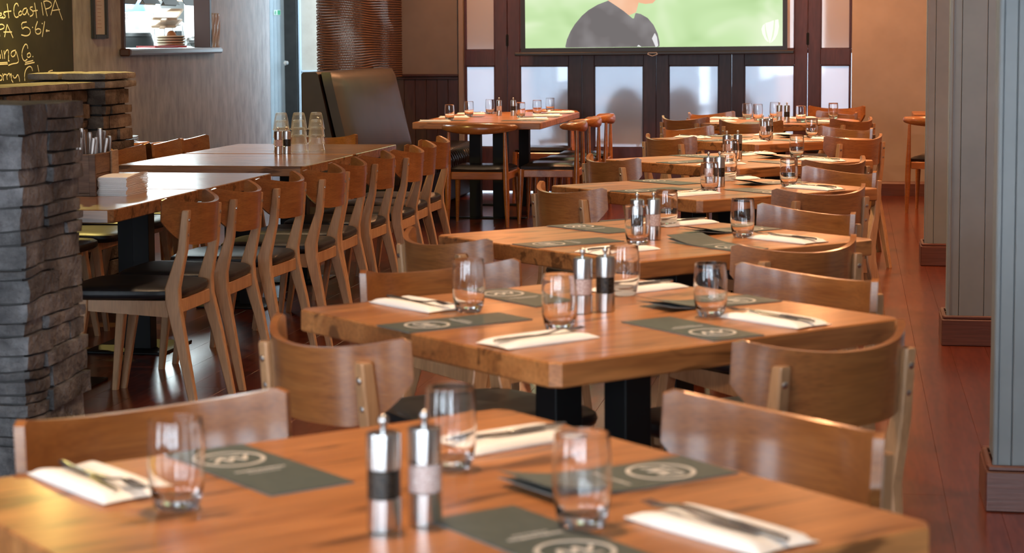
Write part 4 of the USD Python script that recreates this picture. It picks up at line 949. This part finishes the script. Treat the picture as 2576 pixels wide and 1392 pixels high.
def knife(label, loc, rz, group):
    t = thing('knife', label, 'knife', loc, rz, group)
    obj('handle', tube([(0, -.105, .0045), (0, -.09, .0045), (0, -.02, .0045), (0, .002, .0042)], [(.003, .003), (.0055, .0042), (.0050, .004), (.0045, .0032)], 10), CUTLERY, t, 50)
    bl = Polygon([(-.0045, 0), (.0045, 0), (.0065, .03), (.0075, .07), (.006, .095), (.001, .108), (-.003, .108), (-.0045, .09)])
    obj('blade', prism(bl, .0016, .0036), CUTLERY, t)
    return t
FORK, KNIFE = Kind(fork), Kind(knife)
SEAT_DIR = {'FL': (-.7071, -.7071), 'FR': (.7071, -.7071), 'BL': (-.7071, .7071), 'BR': (.7071, .7071)}
def setting(tc, ang, e, name, mv=.315, mu=-.01, nv=.335, nu=.255, gv=.20, gu=.19, cut=True, mat_=True, curled=False, z=TZ, mrot=0.0, grp=''):
    """e: direction from the table's middle to the sitter; u: to the sitter's right"""
    e = np.array(e); u = np.array([-e[1], e[0]])
    P = lambda u_, v_: (tc[0] + e[0] * v_ + u[0] * u_, tc[1] + e[1] * v_ + u[1] * u_)
    a = math.atan2(e[0], -e[1])          # local +y points to the table's middle
    if mat_:
        (MENUC if curled else MENUF).put('grey-green menu card with ring emblem, ' + name, (*P(mu, mv), z), a + mrot, 'menu cards')
    if nu is not None:
        NAP.put('folded white napkin under cutlery, ' + name, (*P(nu, nv), z), a + .06, 'folded napkins')
        if cut:
            FORK.put('fork on the napkin, ' + name, (*P(nu - .006, nv - .03), z + .0088), a + .10, 'forks')
            KNIFE.put('knife on the napkin, ' + name, (*P(nu + .012, nv + .01), z + .0085), a - .03, 'knives')
    if gu is not None:
        TUMB.put('clear barrel tumbler, ' + name, (*P(gu, gv), z), 0, 'barrel tumblers')
place_name = {k: v for k, v in SIDE.items()}
def uv_of(p, tc, e):
    d = np.array(p) - np.array(tc); e = np.array(e); return float(d @ np.array([-e[1], e[0]])), float(d @ e)
glass_at = {(1, 'BL'): (-.871, 2.391), (1, 'BR'): (-.563, 2.677), (1, 'FR'): (-.332, 2.38), (2, 'BL'): (-.85, 4.253), (2, 'FL'): (-.606, 4.004), (2, 'BR'): (-.537, 4.584), (2, 'FR'): (-.306, 4.253),
            (3, 'FL'): (-.629, 5.71), (3, 'BR'): (-.597, 6.293), (3, 'FR'): (-.333, 5.98), (4, 'FL'): (-.561, 7.716), (4, 'BR'): (-.527, 8.35), (4, 'FR'): (-.259, 8.041),
            (5, 'FL'): (-.581, 9.45), (5, 'FR'): (-.282, 9.961), (6, 'FL'): (-.518, 11.685), (6, 'FR'): (-.249, 11.984)}
menu_uv = {(1, 'BL'): (.07, .31), (1, 'BR'): (-.05, .31), (1, 'FR'): (.03, .25), (2, 'FL'): (-.06, .33), (2, 'FR'): (.02, .315), (2, 'BL'): (-.02, .31), (2, 'BR'): (-.04, .31)}
nap_uv = {(1, 'BL'): (.29, .355), (1, 'BR'): (.25, .33), (1, 'FR'): (.235, .345), (2, 'FR'): (.237, .335)}
for ti, tc in TC.items():
    for side in ('FL', 'FR', 'BL', 'BR'):
        if ti == 1 and side == 'FL': continue
        e = SEAT_DIR[side]; nm = '%s of %s' % (SIDE[side], TN[ti])
        kw = {}
        if (ti, side) in glass_at:
            gu, gv = uv_of(glass_at[(ti, side)], tc, e); kw.update(gu=gu, gv=gv)
        else: kw.update(gu=None)
        if (ti, side) in menu_uv: kw.update(mu=menu_uv[(ti, side)][0], mv=menu_uv[(ti, side)][1])
        if (ti, side) in nap_uv: kw.update(nu=nap_uv[(ti, side)][0], nv=nap_uv[(ti, side)][1])
        if ti in (3, 4, 5) and side == 'BL' : kw.update(nu=None)
        setting(tc, 0, e, nm, curled=(side in ('BR',) or (ti == 3 and side == 'FR')), mrot=R.uniform(-.06, .06), **kw)
mills = {1: ((-.575, 2.326), (-.531, 2.365), True), 2: ((-.547, 4.308), (-.593, 4.269), False), 3: ((-.645, 5.850), (-.597, 5.878), True), 4: ((-.541, 8.012), (-.585, 7.985), False), 5: ((-.575, 9.868), (-.627, 9.810), False), 6: ((-.500, 11.86), (-.540, 11.822), False)}
for ti, (p, s_, _) in mills.items():
    PEP.put('steel mill with dark peppercorn window in the middle of %s' % TN[ti], (*p, TZ), 0, 'steel mills')
    SALTM.put('steel mill with pale pink salt window in the middle of %s' % TN[ti], (*s_, TZ), 0, 'steel mills')
# round back table
PEP.put('steel mill with dark peppercorn window on the round back table', (-.472, 14.12, TZ), 0, 'steel mills')
SALTM.put('steel mill with pale pink salt window on the round back table', (-.528, 14.17, TZ), 0, 'steel mills')
for lab, p in [('leftmost', (-.787, 14.68)), ('second from the left', (-.699, 14.49)), ('behind the mills', (-.593, 14.93)), ('right of the mills', (-.372, 14.17)), ('rightmost', (-.149, 14.80))]:
    TUMB.put('clear barrel tumbler on the round back table, ' + lab, (*p, TZ), 0, 'barrel tumblers')
for lab, ang in [('near left place', 205), ('near middle place', 263), ('near right place', 318), ('far right place', 50), ('far left place', 130)]:
    a = math.radians(ang); e = (math.cos(a), math.sin(a))
    setting(RT, 0, e, lab + ' of the round back table', mv=.46, mu=-.06, nv=.45, nu=.10, gu=None)
# booth table
for side, ex in (('booth side', -1), ('aisle side', 1)):
    for j, y in enumerate((14.33, 15.03, 15.73)):
        tc = (-2.735, y); nm = '%s place on the %s of the booth table' % (('nearest', 'middle', 'farthest')[j], side)
        setting(tc, 0, (ex, 0), nm, mv=.30, mu=.0, nv=.34, nu=(.19 if ex > 0 else .19), gu=None)
for lab, p in [('nearest on the booth side', (-3.01, 14.37)), ('middle on the booth side', (-3.006, 15.10)), ('farthest on the booth side', (-2.93, 15.60)), ('nearest on the aisle side', (-2.556, 14.905)), ('middle on the aisle side', (-2.514, 15.45)), ('farthest on the aisle side', (-2.49, 15.98))]:
    TUMB.put('clear barrel tumbler of the booth table, ' + lab, (*p, TZ + .0002), 0, 'barrel tumblers')
SALTM.put('steel mill with pale pink salt window on the booth table', (-2.790, 15.25, TZ), 0, 'steel mills')
PEP.put('steel mill with dark peppercorn window on the booth table', (-2.674, 15.25, TZ), 0, 'steel mills')

# long tables: stacked tumblers, mill, cutlery box, napkins
def fluted(label, loc, rz, group):
    t = thing('fluted_tumbler', label, 'glass', loc, rz, group)
    n = 36
    def prof(r0, r1, z, f=1.0):
        a = np.arange(n) * 2 * PI / n; r = r0 + f * .0009 * np.cos(a * 9); return np.stack([r * np.cos(a), r * np.sin(a), np.full(n, z)], 1)
    # upside down: rim at z=0, foot on top
    rows = [prof(.0455, 0, .0, 0), prof(.0472, 0, .003, .2), prof(.0470, 0, .007, .2), prof(.0438, 0, .010, .8), prof(.0425, 0, .020, 1.4), prof(.0360, 0, .060, 2.0), prof(.0300, 0, .088, 2.0), prof(.0265, 0, .0945, .8), prof(.020, 0, .0955, 0),
            ]
    inner = [prof(.0205, 0, .080, 0), prof(.0275, 0, .0775, 0), prof(.032, 0, .060, 0), prof(.0362, 0, .020, 0), prof(.0378, 0, .002, 0)]
    v = np.concatenate(rows); k = len(rows); f = []
    for i in range(k - 1):
        for j in range(n):
            p, q = i * n + j, i * n + (j + 1) % n
            f += [(p, q, q + n), (p, q + n, p + n)]
    m = len(v); v = np.vstack([v, [[0, 0, .0955]]])
    for j in range(n): f.append((m, (k - 1) * n + j, (k - 1) * n + (j + 1) % n))
    obj('wall', trimesh.Trimesh(v, np.array(f), process=False), THIN_GLASS, t, 35)
    obj('foot', lathe([(.012, .0805), (.0255, .0805), (.0265, .086), (.0250, .0930), (.012, .0940)], 24), THIN_GLASS, t, 40)
    obj('rim', lathe([(.0445, .0003), (.0462, .0003), (.0466, .003), (.0450, .003), (.0445, .0003)], 30, cap=False), THIN_GLASS, t, 40)
    return t
THIN_GLASS = mat('thin_glass', {'t': ('transparent_bsdf', {'color': (.985, .985, .97)}), 'g': ('glossy_bsdf', {'color': (1, 1, .97), 'roughness': .03}), 'lw': ('layer_weight', {'blend': .5}), 'pw': ('math', {'math_type': 'power', 'value2': 2.6}), 'f': ('math', {'math_type': 'multiply_add', 'value2': .75, 'value3': .05}), 'm': ('mix_closure', {}), 'hz': ('translucent_bsdf', {'color': (.95, .93, .85)}), 'hd': ('diffuse_bsdf', {'color': (.95, .93, .85)}), 'h': ('mix_closure', {'fac': .5}), 'mm': ('mix_closure', {'fac': .07})},
                 [('lw.facing', 'pw.value1'), ('pw.value', 'f.value1'), ('f.value', 'm.fac'), ('t.BSDF', 'm.closure1'), ('g.BSDF', 'm.closure2'), ('hz.BSDF', 'h.closure1'), ('hd.BSDF', 'h.closure2'), ('m.closure', 'mm.closure1'), ('h.closure', 'mm.closure2')], 'mm.closure')
FLU = Kind(fluted)
stacks = [(-3.085, 10.235), (-2.998, 10.275), (-2.911, 10.315)]
SN = ('left', 'middle', 'right')
for j, (x, y) in enumerate(stacks):
    for q in range(4):
        FLU.put('upturned fluted tumbler, %s from the bottom of the %s stack on the long tables' % (N9[q], SN[j]), (x, y, TZ + q * .0405), R.uniform(0, 1), 'stacked fluted tumblers')
SALTM.put('steel salt mill in front of the stacked tumblers on the long tables', (-3.048, 10.05, TZ), 0, 'steel mills')
PEP.put('steel pepper mill in front of the stacked tumblers on the long tables', (-3.012, 10.09, TZ), 0, 'steel mills')
bxk = thing('cutlery_box', 'rustic wooden box full of upright cutlery on the nearest long table', 'cutlery box', (-3.105, 7.39, TZ), math.radians(3))
w, d, hh, th = .142, .15, .165, .012
obj('bottom', cbx(-w, w, -d, d, 0, .01, .001), W_BOX, bxk)
obj('front_board', cbx(-w, w, -d, -d + th, .0102, hh, .002), W_BOX, bxk)
obj('back_board', cbx(-w, w, d - th, d, .0102, hh, .002), W_BOX, bxk)
for z0_, z1_ in ((.0102, .085), (.0865, hh)):
    obj('side_board', cbx(w - th, w, -d + th + .0005, d - th - .0005, z0_, z1_, .002), W_BOX, bxk)
    obj('side_board', cbx(-w, -w + th, -d + th + .0005, d - th - .0005, z0_, z1_, .002), W_BOX, bxk)
obj('corner_batten', cbx(w + .0005, w + .010, d - .11, d - .03, .0, hh + .006, .002), W_BOXL, bxk)
obj('corner_batten', cbx(w - .02, w + .008, -d - .009, -d - .0005, .0, hh + .002, .002), W_BOX, bxk)
HANDLE = plain('handle_steel', (.40, .34, .31), .38, .9)
r = random.Random(9)
for j in range(30):
    xx, yy = -.105 + .0420 * (j % 6) + r.uniform(-.005, .005), -.105 + .050 * (j // 6) + r.uniform(-.006, .006)
    lx, ly = r.uniform(-.10, .16) + xx * .5, r.uniform(-.05, .12)
    ln = r.uniform(.215, .250)
    o = thing('table_knife', 'table knife standing handle up in the cutlery box, %s in the %s row' % (('leftmost', 'second from left', 'third from left', 'third from right', 'second from right', 'rightmost')[j % 6], ('front', 'second', 'middle', 'fourth', 'back')[j // 6]), 'knife', (-3.105 + xx * .98, 7.39 + yy * .98, TZ + .012), 0, 'knives standing in the cutlery box')
    dirv = np.array([lx, ly, 1.0]); dirv /= np.linalg.norm(dirv)
    p = lambda s_: dirv * s_
    obj('blade', tube([p(0.0), p(.05), p(.11)], [(.004, .001), (.008, .0014), (.007, .0016)], 8, upv=(0, 1, 0)), CUTLERY, o)
    obj('handle', tube([p(.1102), p(.14), p(ln - .01), p(ln)], [(.007, .003), (.0085, .004), (.0115, .0048), (.0085, .0035)], 10, upv=(0, 1, 0)), HANDLE, o, 50)
for j in range(14):
    o = thing('stacked_napkin', 'white paper napkin, %s of the stack beside the cutlery box' % ('bottom one', 'second from the bottom', 'third from the bottom', 'fourth from the bottom', 'fifth from the bottom', 'sixth from the bottom', 'seventh from the bottom', 'seventh from the top', 'sixth from the top', 'fifth from the top', 'fourth from the top', 'third from the top', 'second from the top', 'top one')[j], 'napkin', (-2.892 + r.uniform(-.003, .003), 7.385 + r.uniform(-.003, .003), TZ + j * .0053), r.uniform(-.03, .03), 'napkins stacked by the cutlery box')
    n = 9
    tp = np.array([[(-.061 + .122 * a / 8, -.115 + .23 * b_ / 8, .0045 + .010 * (max(0, a - 5) / 3) * (max(0, b_ - 2) / 6) * (j / 13) + .010 * math.sin(PI * b_ / 8) * (j / 13) * .6) for b_ in range(n)] for a in range(n)])
    bt = tp.copy(); bt[..., 2] -= .0046
    obj('folded_sheet', grid_solid(tp, bt), PAPER, o, 50)
